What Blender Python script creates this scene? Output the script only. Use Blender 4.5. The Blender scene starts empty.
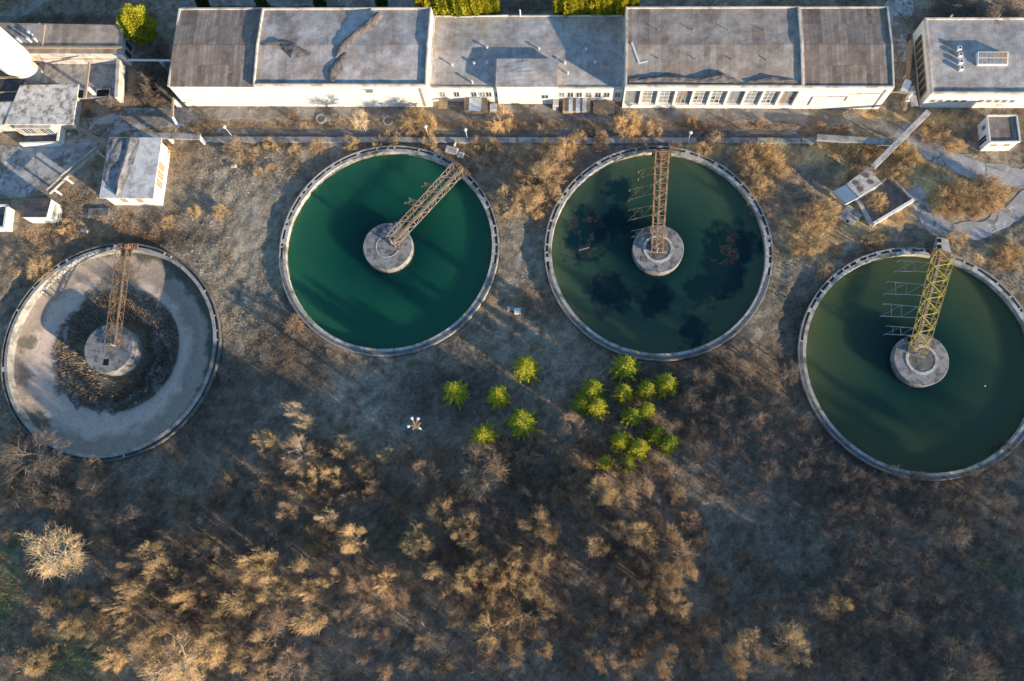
import bpy, math, random
import numpy as np
from mathutils import Vector, Matrix
R = math.radians
C = bpy.context.scene.collection
sc = bpy.context.scene

# ------------------------------------------------------------------ camera
CH, CF, CX, CY, NX, NY = 102.0, 800.0, 512.0, 340.5, 557.0, 528.0
_r = math.hypot(NX-CX, NY-CY); _th = math.atan(_r/CF); _ph = math.atan2(NY-CY, NX-CX)
_n = np.array([math.sin(_th)*math.cos(_ph), -math.sin(_th)*math.sin(_ph), -math.cos(_th)])
UP = -_n
EX = np.array([1., 0, 0])-_n[0]*_n; EX /= np.linalg.norm(EX)
EY = np.cross(UP, EX)
def G(px, py, z=0.0):
    """photo position -> point of the site at height z"""
    c = np.array([(px-CX)/CF, -(py-CY)/CF, -1.0])
    k = (z-CH)/(c@UP)
    return Vector((float(k*(c@EX)), float(k*(c@EY)), float(z)))
cam = bpy.data.cameras.new('camera'); co = bpy.data.objects.new('camera', cam); C.objects.link(co)
cam.lens = CF/1024*36; cam.sensor_width = 36; cam.clip_start = 1; cam.clip_end = 9000
co.matrix_world = Matrix(((EX[0], EX[1], EX[2], 0), (EY[0], EY[1], EY[2], 0), (UP[0], UP[1], UP[2], CH), (0, 0, 0, 1)))
sc.camera = co

# ------------------------------------------------------------------ light
SUN_EL, SUN_ROT = 11.5, 124.7
w = bpy.data.worlds.new('World'); sc.world = w; w.use_nodes = True
nt = w.node_tree; nt.nodes.clear()
sky = nt.nodes.new('ShaderNodeTexSky'); sky.sky_type = 'NISHITA'; sky.sun_disc = False
sky.sun_elevation = R(SUN_EL); sky.sun_rotation = R(SUN_ROT); sky.air_density = 1.0; sky.dust_density = 0.0; sky.ozone_density = 3.0
bg = nt.nodes.new('ShaderNodeBackground'); bg.inputs[1].default_value = 0.15
ow = nt.nodes.new('ShaderNodeOutputWorld')
nt.links.new(sky.outputs[0], bg.inputs[0]); nt.links.new(bg.outputs[0], ow.inputs[0])
sun = bpy.data.lights.new('sun', 'SUN'); sun.energy = 5.0; sun.angle = R(0.53); sun.color = (1.0, 0.82, 0.60)
sun.cycles.use_multiple_importance_sampling = False
so = bpy.data.objects.new('sun', sun); C.objects.link(so)
sd = Vector((math.sin(R(SUN_ROT))*math.cos(R(SUN_EL)), math.cos(R(SUN_ROT))*math.cos(R(SUN_EL)), math.sin(R(SUN_EL))))
so.rotation_euler = sd.to_track_quat('Z', 'Y').to_euler(); so.location = sd*300
sc.view_settings.view_transform = 'Standard'; sc.view_settings.look = 'None'
sc.view_settings.exposure = 1.0; sc.view_settings.gamma = 1.0
sc.render.engine = 'CYCLES'

rnd = random.Random(7); nrg = np.random.default_rng(11)

# ------------------------------------------------------------------ helpers
def tag(o, label=None, cat=None, group=None, kind=None):
    if label: o['label'] = label
    if cat: o['category'] = cat
    if group: o['group'] = group
    if kind: o['kind'] = kind
    return o
def empty(name, loc, rz=0, label=None, cat=None, group=None):
    o = bpy.data.objects.new(name, None); C.objects.link(o); o.location = loc; o.rotation_euler = (0, 0, rz)
    o.empty_display_size = 0.5
    return tag(o, label, cat, group)
class MB:
    def __init__(s): s.v = []; s.f = []
    def add(s, vs, fs):
        n = len(s.v); s.v += [tuple(v) for v in vs]; s.f += [tuple(i+n for i in f) for f in fs]; return s
    def box(s, x0, x1, y0, y1, z0, z1, M=None):
        vs = [Vector((x, y, z)) for z in (z0, z1) for y in (y0, y1) for x in (x0, x1)]
        if M: vs = [M@v for v in vs]
        return s.add(vs, [(0, 2, 3, 1), (4, 5, 7, 6), (0, 1, 5, 4), (2, 6, 7, 3), (0, 4, 6, 2), (1, 3, 7, 5)])
    def beam(s, p, q, wd, ht=None, n=4):
        p = Vector(p); q = Vector(q); d = (q-p)
        if d.length < 1e-5: return s
        d.normalize(); ht = ht or wd
        a = d.cross(Vector((0, 0, 1)))
        if a.length < 1e-3: a = Vector((1, 0, 0))
        a.normalize(); b = a.cross(d)
        if n == 4: off = [a*wd/2+b*ht/2, -a*wd/2+b*ht/2, -a*wd/2-b*ht/2, a*wd/2-b*ht/2]
        else: off = [a*math.cos(t)*wd/2+b*math.sin(t)*ht/2 for t in [2*math.pi*i/n for i in range(n)]]
        vs = [p+o for o in off]+[q+o for o in off]
        return s.add(vs, [tuple(range(n)), tuple(range(2*n-1, n-1, -1))]+[(i, i+n, (i+1) % n+n, (i+1) % n) for i in range(n)])
    def prism(s, pts, z0, z1, tops=None):
        n = len(pts)
        vs = [(p[0], p[1], z0) for p in pts]+[(p[0], p[1], (tops[i] if tops else z1)) for i, p in enumerate(pts)]
        return s.add(vs, [tuple(range(n-1, -1, -1)), tuple(range(n, 2*n))]+[(i, (i+1) % n, (i+1) % n+n, i+n) for i in range(n)])
    def lathe(s, prof, n=96, c=(0, 0), closed=False, jit=0.0):
        vs = []
        for i in range(n):
            t = 2*math.pi*i/n
            for r, z in prof:
                j = 1+jit*rnd.uniform(-1, 1)/max(r, .1)
                vs.append((c[0]+r*j*math.cos(t), c[1]+r*j*math.sin(t), z))
        m = len(prof); fs = []
        for i in range(n):
            for k in range(m if closed else m-1):
                a = i*m+k; b = i*m+(k+1) % m; c2 = ((i+1) % n)*m+(k+1) % m; d = ((i+1) % n)*m+k
                fs.append((a, d, c2, b))
        return s.add(vs, fs)
    def build(s, name, mat, parent=None, smooth=False, bevel=0):
        me = bpy.data.meshes.new(name); me.from_pydata(s.v, [], s.f); me.update()
        if smooth: me.polygons.foreach_set('use_smooth', [True]*len(me.polygons))
        me.materials.append(mat)
        o = bpy.data.objects.new(name, me); C.objects.link(o)
        if parent: o.parent = parent
        if bevel:
            b = o.modifiers.new('bevel', 'BEVEL'); b.width = bevel; b.segments = 1; b.limit_method = 'ANGLE'
        return o
def npmesh(name, v, f, mat, parent=None, col=None):
    me = bpy.data.meshes.new(name); v = np.asarray(v, np.float32); f = np.asarray(f, np.int32)
    me.vertices.add(len(v)); me.vertices.foreach_set('co', v.ravel())
    k = f.shape[1]; me.loops.add(f.size); me.loops.foreach_set('vertex_index', f.ravel())
    me.polygons.add(len(f)); me.polygons.foreach_set('loop_start', np.arange(0, f.size, k, dtype=np.int32))
    me.update(calc_edges=True)
    if col is not None:
        a = me.color_attributes.new('tint', 'FLOAT_COLOR', 'POINT')
        a.data.foreach_set('color', np.concatenate([col, np.ones((len(col), 1))], 1).astype(np.float32).ravel())
    me.materials.append(mat)
    o = bpy.data.objects.new(name, me); C.objects.link(o)
    if parent: o.parent = parent
    return o

# ------------------------------------------------------------------ materials
class NT:
    def __init__(s, name, rough=.9):
        s.m = bpy.data.materials.new(name); s.m.use_nodes = True; s.t = s.m.node_tree; s.b = s.t.nodes['Principled BSDF']
        s.b.inputs['Roughness'].default_value = rough; s.b.inputs['Specular IOR Level'].default_value = .25
        s.tc = s.t.nodes.new('ShaderNodeTexCoord')
    def n(s, ty, **k):
        x = s.t.nodes.new(ty)
        for a, b in k.items(): setattr(x, a, b)
        return x
    def l(s, a, b): s.t.links.new(a, b)
    def noise(s, scale, detail=4, rough=.6, co='Object', sc3=None, w=0):
        x = s.n('ShaderNodeTexNoise'); x.inputs['Scale'].default_value = scale; x.inputs['Detail'].default_value = detail; x.inputs['Roughness'].default_value = rough
        src = s.tc.outputs[co]
        mp = s.n('ShaderNodeMapping'); s.l(src, mp.inputs[0]); mp.inputs['Location'].default_value = (w, w*.7, w*.3)
        if sc3: mp.inputs['Scale'].default_value = sc3
        s.l(mp.outputs[0], x.inputs['Vector'])
        return x.outputs['Fac']
    def ramp(s, fac, stops, interp='LINEAR'):
        x = s.n('ShaderNodeValToRGB'); s.l(fac, x.inputs[0]); x.color_ramp.interpolation = interp
        e = x.color_ramp.elements
        while len(e) < len(stops): e.new(.5)
        for i, (p, c) in enumerate(stops): e[i].position = p; e[i].color = (c[0], c[1], c[2], 1) if not isinstance(c, (int, float)) else (c, c, c, 1)
        return x.outputs[0]
    def mix(s, fac, a, b, mode='MIX'):
        x = s.n('ShaderNodeMix', data_type='RGBA', blend_type=mode)
        for v, i in ((fac, 0), (a, 6), (b, 7)):
            if isinstance(v, (int, float)): x.inputs[i].default_value = v if i == 0 else (v, v, v, 1)
            elif isinstance(v, tuple): x.inputs[i].default_value = (*v, 1)
            else: s.l(v, x.inputs[i])
        return x.outputs[2]
    def col(s, c):
        if isinstance(c, tuple): s.b.inputs['Base Color'].default_value = (*c, 1)
        else: s.l(c, s.b.inputs['Base Color'])
        return s
    def bump(s, h, st=.5, dist=.05):
        x = s.n('ShaderNodeBump'); x.inputs['Strength'].default_value = st; x.inputs['Distance'].default_value = dist
        s.l(h, x.inputs['Height']); s.l(x.outputs[0], s.b.inputs['Normal']); return s
def mottled(name, a, b, scale=1.5, rough=.9, bump=.3, stain=None, ss=.35):
    t = NT(name, rough); n = t.noise(scale, 6, .65)
    c = t.ramp(n, [(.32, a), (.68, b)])
    if stain: c = t.mix(t.ramp(t.noise(ss, 5, .7, w=5), [(.48, 0.0), (.62, 1.0)]), c, stain)
    c = t.mix(.35, c, t.ramp(t.noise(scale*9, 3, .6, w=3), [(.3, .55), (.7, 1.0)]), 'MULTIPLY')
    t.col(c)
    if bump: t.bump(t.noise(scale*5, 5, .7), bump, .06)
    return t.m
def flat(name, c, rough=.7, metal=0): 
    t = NT(name, rough); t.col(t.mix(.5, c, t.ramp(t.noise(2.5, 5, .7), [(.3, .6), (.7, 1.0)]), 'MULTIPLY')); t.b.inputs['Metallic'].default_value = metal; return t.m
def roofmat(name, a, b, c, strip=.8, vert=True, patch=.5, blen=6.0):
    """bitumen sheets laid side by side, each a little different, with washed-out patches"""
    t = NT(name, .85); br = t.n('ShaderNodeTexBrick'); mp = t.n('ShaderNodeMapping'); t.l(t.tc.outputs['Object'], mp.inputs[0])
    if vert: mp.inputs['Rotation'].default_value = (0, 0, R(90))
    t.l(mp.outputs[0], br.inputs[0]); br.inputs['Scale'].default_value = 1; br.inputs['Brick Width'].default_value = blen; br.inputs['Row Height'].default_value = strip
    br.inputs['Mortar Size'].default_value = .03; br.inputs['Mortar Smooth'].default_value = .9; br.offset = 0.02
    br.inputs['Color1'].default_value = (*a, 1); br.inputs['Color2'].default_value = (*b, 1); br.inputs['Mortar'].default_value = tuple(x*.72 for x in a)+(1,)
    n2 = t.noise(.22, 6, .68, w=2)
    k = t.mix(t.ramp(n2, [(.5-.1*patch, 0.0), (.62, .85)]), br.outputs[0], c)
    k = t.mix(.55, k, t.ramp(t.noise(1.1, 7, .75, sc3=(1.6, .7, 1)), [(.3, .45), (.68, 1.0)]), 'MULTIPLY')
    k = t.mix(.35, k, t.ramp(t.noise(9, 3, .7, w=7), [(.35, .5), (.65, 1.0)]), 'MULTIPLY')
    k = t.mix(.6, k, t.ramp(t.noise(.55, 7, .72, w=12, sc3=(1, 1.6, 1)), [(.34, .5), (.5, .9), (.66, 1.12)]), 'MULTIPLY')
    k = t.mix(t.ramp(t.noise(2.1, 8, .8, w=17), [(.60, 0.0), (.66, .55)]), k, tuple(min(.8, x*1.7) for x in b))
    k = t.mix(t.ramp(t.noise(.28, 8, .72, w=41), [(.5, 0.0), (.6, .45)]), k, (.30, .20, .13))
    k = t.mix(t.ramp(t.noise(1.3, 8, .8, w=27), [(.60, 0.0), (.66, .6)]), k, tuple(x*.45 for x in a))
    t.col(k); t.bump(n2, .4, .1)
    return t.m
M = {}
M['concrete'] = mottled('concrete', (.30, .29, .27), (.46, .44, .40), 1.2, stain=(.20, .19, .17), ss=.6)
M['pale_concrete'] = mottled('pale_concrete', (.46, .43, .38), (.66, .62, .56), 1.6, stain=(.32, .30, .26), ss=.8)
M['dark_concrete'] = mottled('dark_concrete', (.12, .12, .12), (.22, .21, .20), 1.6, stain=(.08, .08, .07), ss=.8)
M['white_wall'] = mottled('white_wall', (.78, .74, .67), (.86, .83, .77), .8, bump=.1, stain=(.68, .62, .52), ss=.5)
def wallmat():
    t = NT('limewashed_wall', .9); k = t.ramp(t.noise(.8, 5, .6), [(.3, (.76, .72, .64)), (.7, (.86, .83, .77))])
    k = t.mix(t.ramp(t.noise(1.0, 6, .7, sc3=(1.6, 1.6, .22), w=4), [(.52, 0.0), (.68, .6)]), k, (.56, .49, .40))
    k = t.mix(t.ramp(t.noise(.9, 8, .75, w=14), [(.59, 0.0), (.63, .75)]), k, (.52, .44, .36))
    k = t.mix(.3, k, t.ramp(t.noise(7, 3, .7, w=3), [(.3, .6), (.7, 1.0)]), 'MULTIPLY'); t.col(k); t.bump(t.noise(5, 5, .7), .2, .04); return t.m
M['white_wall'] = wallmat()
M['plaster'] = mottled('plaster', (.58, .52, .44), (.72, .66, .57), 1.2, bump=.2, stain=(.40, .34, .27), ss=.6)
M['glass'] = flat('window_glass', (.06, .07, .08), .15)
M['glass_dull'] = mottled('dusty_glass', (.16, .18, .20), (.34, .36, .36), 1.3, rough=.35, bump=0, stain=(.36, .22, .10), ss=.45)
M['black'] = flat('dark_opening', (.012, .012, .012), .9)
M['metal_white'] = flat('white_metal', (.72, .72, .70), .45)
M['metal_grey'] = flat('grey_metal', (.30, .30, .30), .5)
M['rust'] = mottled('rusty_steel', (.14, .085, .05), (.26, .17, .10), 3, rough=.8, bump=0)
M['truss_pale'] = mottled('faded_steel', (.29, .20, .135), (.46, .37, .30), 3, rough=.7, bump=0, stain=(.28, .15, .08))
M['truss_orange'] = mottled('orange_rust_steel', (.34, .19, .09), (.50, .32, .16), 3, rough=.7, bump=0)
M['truss_grey'] = mottled('grey_steel', (.28, .27, .27), (.42, .40, .38), 3, rough=.7, bump=0)
M['yellow'] = mottled('yellow_paint', (.58, .56, .05), (.78, .72, .08), 3, rough=.6, bump=0)
M['felt'] = mottled('loose_roofing_felt', (.07, .062, .06), (.24, .21, .19), 1.5, bump=.4)
M['lime'] = mottled('limed_walkway', (.34, .31, .27), (.62, .58, .52), 1.1, stain=(.17, .155, .12), ss=.5)
M['channel'] = mottled('leafy_channel', (.08, .07, .06), (.32, .26, .19), .9, bump=0)
M['island'] = mottled('island_concrete', (.20, .195, .19), (.38, .365, .345), 1.6, stain=(.13, .12, .11), ss=1.0)
M['interior'] = mottled('dim_interior', (.20, .19, .18), (.42, .36, .28), .6, bump=0)
M['wood'] = mottled('weathered_wood', (.30, .20, .12), (.46, .34, .22), 2.5, bump=.1)
M['roof_brown'] = roofmat('strip_roof_brown', (.21, .165, .135), (.46, .37, .30), (.34, .28, .23), strip=.55, blen=3.1)
M['roof_grey'] = roofmat('strip_roof_grey', (.34, .295, .265), (.54, .475, .43), (.74, .68, .63), patch=.9, strip=1.1, blen=3)
M['roof_blue'] = roofmat('strip_roof_pale', (.46, .425, .395), (.58, .54, .50), (.72, .66, .59), patch=.7)
M['roof_mid'] = roofmat('strip_roof_mid', (.29, .235, .195), (.52, .43, .36), (.64, .54, .44), patch=.8)
M['roof_slate'] = roofmat('slate_roof', (.07, .07, .075), (.12, .115, .12), (.10, .1, .1), strip=.55, vert=False)
M['roof_pale'] = mottled('patched_sheet_roof', (.52, .48, .42), (.84, .80, .73), 1.3, stain=(.26, .21, .165), ss=.95)
def bark(name, a, b):
    t = NT(name, .9); t.b.inputs['Specular IOR Level'].default_value = .1
    oi = t.n('ShaderNodeObjectInfo')
    k = t.ramp(t.noise(1.3, 3, .6), [(.3, a), (.7, b)])
    k = t.mix(1.0, k, t.ramp(oi.outputs['Random'], [(0, (.66, .64, .66)), (.5, (.9, .9, .9)), (1, (1.15, 1.08, .98))]), 'MULTIPLY')
    t.col(k); return t.m
M['twig_gold'] = bark('twigs_golden', (.52, .36, .18), (.74, .54, .29))
M['twig_tan'] = bark('twigs_tan', (.34, .24, .16), (.52, .38, .25))
M['twig_brown'] = bark('twigs_brown', (.16, .128, .105), (.28, .23, .19))
M['twig_pale'] = bark('twigs_pale', (.58, .43, .25), (.76, .60, .38))
M['trunk'] = bark('bark_grey', (.20, .17, .14), (.34, .30, .25))
M['trunk_pale'] = bark('bark_pale', (.55, .48, .40), (.68, .60, .50))
def leafmat(name, a, b):
    t = NT(name, .7); oi = t.n('ShaderNodeObjectInfo')
    k = t.ramp(t.noise(2.2, 4, .6), [(.3, a), (.7, b)])
    k = t.mix(1.0, k, t.ramp(oi.outputs['Random'], [(0, (.5, .6, .6)), (.5, (.85, .88, .85)), (1, (1.12, 1.06, 1))]), 'MULTIPLY')
    t.col(k); return t.m
M['spruce'] = leafmat('spruce_needles', (.24, .26, .02), (.66, .60, .04))
M['thuja'] = leafmat('golden_thuja', (.42, .40, .03), (.66, .58, .04))
M['green'] = leafmat('dark_evergreen', (.07, .10, .02), (.13, .15, .03))

# ------------------------------------------------------------------ noise for the terrain
def vnoise(x, y, seed=0):
    xi = np.floor(x).astype(np.int64); yi = np.floor(y).astype(np.int64); fx = x-xi; fy = y-yi
    fx = fx*fx*(3-2*fx); fy = fy*fy*(3-2*fy)
    def h(a, b):
        n = (a*374761393+b*668265263+seed*1442695041) & 0xffffffff
        n = ((n ^ (n >> 13))*1274126177) & 0xffffffff
        return ((n ^ (n >> 16)) & 0xffff)/65535.0
    return (h(xi, yi)*(1-fx)+h(xi+1, yi)*fx)*(1-fy)+(h(xi, yi+1)*(1-fx)+h(xi+1, yi+1)*fx)*fy
def fbm(x, y, s, seed=0, o=4):
    t = 0; a = 1; tot = 0
    for i in range(o): t = t+a*vnoise(x*s, y*s, seed+i*17); tot += a; a *= .55; s *= 2.1
    return t/tot
def sstep(a, b, x): t = np.clip((x-a)/(b-a), 0, 1); return t*t*(3-2*t)

TANKS = [(-59.46, 23.34), (-22.31, 36.96), (13.79, 35.91), (45.95, 20.60)]
TR = 15.0
# roads and yards: polylines in photo positions with width in metres
ROADS = [
    ('service_road', [(150, 122), (200, 113), (300, 112.5), (430, 112), (560, 113), (700, 114), (790, 116), (860, 122), (905, 132)], 2.3, 'gravel'),
    ('path', [(560, 134), (640, 133), (720, 134), (800, 134)], 1.2, 'dark_asphalt'),
    ('path', [(215, 131), (300, 133), (400, 134), (470, 134), (560, 134)], 1.2, 'dark_asphalt'),
    ('road', [(900, 128), (915, 140), (939, 154), (962, 165), (986, 172), (1021, 177), (1050, 180)], 3.0, 'road'),
    ('road', [(910, 190), (921, 205), (927, 220), (940, 229), (965, 232), (990, 227), (1008, 216), (1024, 201), (1050, 185)], 2.5, 'road'),
    ('road', [(905, -25), (903, 0), (895, 18), (898, 40), (899, 62)], 3.6, 'cracked'),
    ('path', [(60, -12), (30, 8), (0, 22), (-30, 30)], 1.8, 'gravel'),
    ('path', [(180, 2), (260, 3), (340, 3), (415, 4)], 1.4, 'gravel'),
]
YARDS = [
    ('concrete_yard', [(-20, 142), (20, 146), (62, 138), (75, 118), (100, 118), (125, 108), (165, 108), (184, 112), (184, 126), (150, 128), (124, 131), (105, 143), (92, 158), (70, 176), (58, 188), (40, 196), (-20, 200)]),
]
HARD = [  # areas kept flat: buildings, as photo rectangles on the ground
    (160, 886, 10, 109), (900, 1030, 30, 109), (980, 1024, 118, 152), (98, 175, 138, 212), (-10, 135, 25, 145), (840, 915, 170, 232), (-10, 60, 200, 228)]
def seg_dist(x, y, pts):
    d = np.full(np.shape(x), 1e9)
    for a, b in zip(pts[:-1], pts[1:]):
        ax, ay, bx, by = a[0], a[1], b[0], b[1]; L = (bx-ax)**2+(by-ay)**2
        t = np.clip(((x-ax)*(bx-ax)+(y-ay)*(by-ay))/L, 0, 1)
        d = np.minimum(d, np.hypot(x-ax-t*(bx-ax), y-ay-t*(by-ay)))
    return d
def in_poly(x, y, pts):
    c = np.zeros(np.shape(x), bool); n = len(pts)
    for i in range(n):
        x1, y1 = pts[i][0], pts[i][1]; x2, y2 = pts[(i+1) % n][0], pts[(i+1) % n][1]
        k = ((y1 > y) != (y2 > y)) & (x < (x2-x1)*(y-y1)/((y2-y1) if y2 != y1 else 1e-9)+x1); c ^= k
    return c
ROADW = [(n, [G(*p) for p in ps], wd, m) for n, ps, wd, m in ROADS]
YARDW = [(n, [G(*p) for p in ps]) for n, ps in YARDS]
HARDW = [[G(a, d), G(b, d), G(b, c), G(a, c)] for a, b, c, d in HARD]
def hardmask(x, y, margin=.6):
    m = np.zeros(np.shape(x))
    for n, ps, wd, _ in ROADW: m = np.maximum(m, 1-sstep(wd/2+.1, wd/2+margin, seg_dist(x, y, ps)))
    for n, ps in YARDW: m = np.maximum(m, np.maximum(in_poly(x, y, ps)*1., 1-sstep(.1, margin, seg_dist(x, y, ps+[ps[0]]))))
    for ps in HARDW: m = np.maximum(m, in_poly(x, y, ps)*1.)
    for cx, cy in TANKS:
        d = np.hypot(x-cx, y-cy); m = np.maximum(m, 1-sstep(TR+.05, TR+.7, d))
    return m
def pxblob(x, y, px, py, rx, ry, soft=.5):
    c = G(px, py); a = rx/7.5; b = ry/7.5
    d = np.hypot((x-c.x)/a, (y-c.y)/b)
    return 1-sstep(1-soft, 1+soft, d)
FOREST = [G(*p) for p in [(-60, 470), (60, 480), (120, 500), (200, 520), (245, 420), (330, 425), (395, 470), (440, 440), (560, 415), (580, 360), (680, 360), (740, 345), (800, 400), (850, 455), (900, 480), (980, 480), (1060, 420), (1060, 760), (-60, 760)]]
def forestmask(x, y):
    i = in_poly(x, y, FOREST)*1.; d = seg_dist(x, y, FOREST+[FOREST[0]])
    return np.where(i > 0, .5+.5*sstep(0, 4, d), .5*(1-sstep(0, 4, d)))
def hill(x, y):
    e = sstep(26, 110, -y+0.25*x)*9 + sstep(85, 220, x-.4*y)*8
    far = sstep(300, 2500, np.hypot(x, y))*60*fbm(x, y, 1/900., 71, 3)
    return e+far
def ground_z(x, y):
    x = np.asarray(x, float); y = np.asarray(y, float)
    m = hardmask(x, y); fo = forestmask(x, y)
    z = (fbm(x, y, .9, 3, 3)-.5)*.34+(fbm(x, y, .12, 9, 3)-.5)*.5+fo*(fbm(x, y, .5, 21, 3)-.5)*.5
    z = z*(1-m)+m*0 + hill(x, y)
    for cx, cy in TANKS:
        d = np.hypot(x-cx, y-cy); z = z-4*(1-sstep(14.25, 14.8, d))
    return z
GRASS = np.array([.32, .25, .17]); GREY = np.array([.30, .262, .20]); GOLD = np.array([.58, .40, .19]); DARK = np.array([.11, .082, .06]); GREEN = np.array([.10, .17, .055]); PALE = np.array([.40, .39, .37]); BROWN = np.array([.33, .22, .13])
GOLDB = [(905, 165, 55, 45), (800, 152, 55, 14), (960, 195, 55, 22), (860, 210, 40, 30), (870, 120, 20, 12), (925, 120, 45, 12), (845, 150, 40, 12), (810, 235, 30, 25), (700, 150, 30, 10), (1000, 258, 25, 12), (875, 185, 40, 45)]
BROWNB = [(300, 123, 140, 5), (500, 124, 110, 6), (700, 125, 110, 5), (540, 165, 50, 40), (90, 235, 80, 18), (45, 260, 45, 22), (150, 100, 16, 25), (480, 150, 40, 15), (30, 590, 25, 50), (560, 300, 60, 20), (760, 200, 25, 45)]
GREYB = [(245, 200, 60, 60), (520, 250, 22, 60), (730, 300, 60, 50), (200, 260, 30, 60), (270, 290, 50, 60), (740, 500, 60, 80), (400, 640, 90, 35), (790, 290, 25, 40), (400, 400, 120, 30), (560, 655, 60, 30), (735, 600, 60, 60)]
GREENB = [(2, 590, 22, 45), (10, 545, 14, 18), (75, 655, 35, 25), (1010, 575, 18, 12), (985, 560, 12, 6), (123, 135, 7, 4), (535, 318, 6, 3), (800, 577, 10, 3), (60, 440, 10, 10), (415, 362, 8, 3), (400, 540, 30, 14)]
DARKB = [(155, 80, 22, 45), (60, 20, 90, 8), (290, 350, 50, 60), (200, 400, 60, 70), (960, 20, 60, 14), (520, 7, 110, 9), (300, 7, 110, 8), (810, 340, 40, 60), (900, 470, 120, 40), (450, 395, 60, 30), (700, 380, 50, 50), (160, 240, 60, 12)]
def ground_col(x, y):
    n1 = fbm(x, y, .22, 31, 4)[:, None]; n2 = fbm(x, y, 1.1, 37, 4)[:, None]; n3 = fbm(x, y, .07, 41, 3)[:, None]
    c = GRASS*(1-n1)+GREY*n1
    nb = sstep(.48, .62, fbm(x, y, .33, 91, 5))[:, None]; c = c*(1-nb*.45)+BROWN*.72*nb*.45
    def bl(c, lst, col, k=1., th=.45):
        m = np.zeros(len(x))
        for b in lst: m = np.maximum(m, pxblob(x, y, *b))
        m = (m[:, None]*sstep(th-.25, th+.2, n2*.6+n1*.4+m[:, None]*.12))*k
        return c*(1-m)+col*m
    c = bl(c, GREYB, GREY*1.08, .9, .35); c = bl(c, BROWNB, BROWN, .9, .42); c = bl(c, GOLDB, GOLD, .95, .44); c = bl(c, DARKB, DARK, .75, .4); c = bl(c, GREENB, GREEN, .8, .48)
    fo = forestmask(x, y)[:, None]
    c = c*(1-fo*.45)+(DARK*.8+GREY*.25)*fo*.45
    n4 = fbm(x, y, 2.2, 83, 2)[:, None]
    c = c*(.4+1.2*n2)*(.8+.4*n3)*(.65+.7*n4)
    far = sstep(85, 130, np.maximum(np.abs(x), np.abs(y-30)))[:, None]; c = c*(1-far)+(GRASS*.6+DARK*.4)*.62*far
    return np.clip(c, .02, .8)
def build_ground():
    def axis(lo, hi, st, far):
        a = list(np.arange(lo, hi+1e-6, st)); s = st; x = hi
        while x < far: s *= 1.25; x += s; a.append(x)
        s = st; x = lo; b = []
        while x > -far: s *= 1.25; x -= s; b.append(x)
        return np.array(b[::-1]+a)
    X = axis(-92, 74, .36, 6000); Y = axis(-24, 84, .36, 6000)
    xx, yy = np.meshgrid(X, Y); x = xx.ravel(); y = yy.ravel()
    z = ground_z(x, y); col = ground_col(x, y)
    nx, ny = len(X), len(Y); i = np.arange(nx*ny).reshape(ny, nx)
    f = np.stack([i[:-1, :-1], i[:-1, 1:], i[1:, 1:], i[1:, :-1]], -1).reshape(-1, 4)
    t = NT('ground_soil_and_grass', 1.0); t.b.inputs['Specular IOR Level'].default_value = .05
    a = t.n('ShaderNodeAttribute', attribute_name='tint')
    k = t.mix(.9, a.outputs['Color'], t.ramp(t.noise(2.6, 7, .8), [(.33, .5), (.67, 1.35)]), 'MULTIPLY')
    k = t.mix(.5, k, t.ramp(t.noise(9, 4, .75, w=4), [(.33, .4), (.67, 1.5)]), 'MULTIPLY')
    t.col(k); t.bump(t.noise(3.2, 6, .75), .9, .16)
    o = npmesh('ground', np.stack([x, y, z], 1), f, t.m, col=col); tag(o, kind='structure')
    o.data.polygons.foreach_set('use_smooth', [True]*len(o.data.polygons))
    t = NT('dry_grass_blades', 1.0); t.b.inputs['Specular IOR Level'].default_value = .05
    a = t.n('ShaderNodeAttribute', attribute_name='tint'); t.col(a.outputs['Color']); M['blade'] = t.m
build_ground()

# grass and brushwood nobody could count
def scatter(name, n, label, hlo, hhi, wlo, whi, weight, tint, lean=.6, seed=1):
    g = np.random.default_rng(seed)
    x = g.uniform(-90, 72, n); y = g.uniform(-24, 82, n)
    keep = (g.random(n) < weight(x, y)) & (hardmask(x, y, .5) < .3)
    x = x[keep]; y = y[keep]; n = len(x); z = ground_z(x, y)-.02
    col = ground_col(x, y)*tint*g.uniform(.75, 1.3, (n, 1))
    h = g.uniform(hlo, hhi, n); wd = g.uniform(wlo, whi, n); a = g.uniform(0, 2*np.pi, n); la = g.uniform(0, 2*np.pi, n); ll = g.uniform(.1, lean, n)*h
    p = np.stack([x, y, z], 1); s = np.stack([np.cos(a)*wd/2, np.sin(a)*wd/2, 0*a], 1)
    top = p+np.stack([np.cos(la)*ll, np.sin(la)*ll, h], 1)
    v = np.stack([p-s, p+s, top], 1).reshape(-1, 3)
    f = np.arange(3*n).reshape(-1, 3)
    o = npmesh(name, v, f, M['blade'], col=np.repeat(np.clip(col, 0, 1), 3, 0))
    return tag(o, label, 'grass', kind='stuff')
scatter('dry_grass', 420000, 'dry winter grass tufts covering the open ground round the tanks', .08, .30, .05, .14,
        lambda x, y: sstep(.3, .6, fbm(x, y, .35, 51, 3)), np.array([1.15, 1.05, .88]), seed=3)
tag(scatter('brushwood', 100000, 'tangled low brown brushwood and weeds between the leafless trees', .3, 1.0, .03, .07,
        lambda x, y: np.clip(forestmask(x, y)*sstep(.38, .6, fbm(x, y, .25, 57, 3))+.0, 0, 1), np.array([1.6, 1.3, 1.1]), lean=1.4, seed=5), cat='brushwood')

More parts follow.
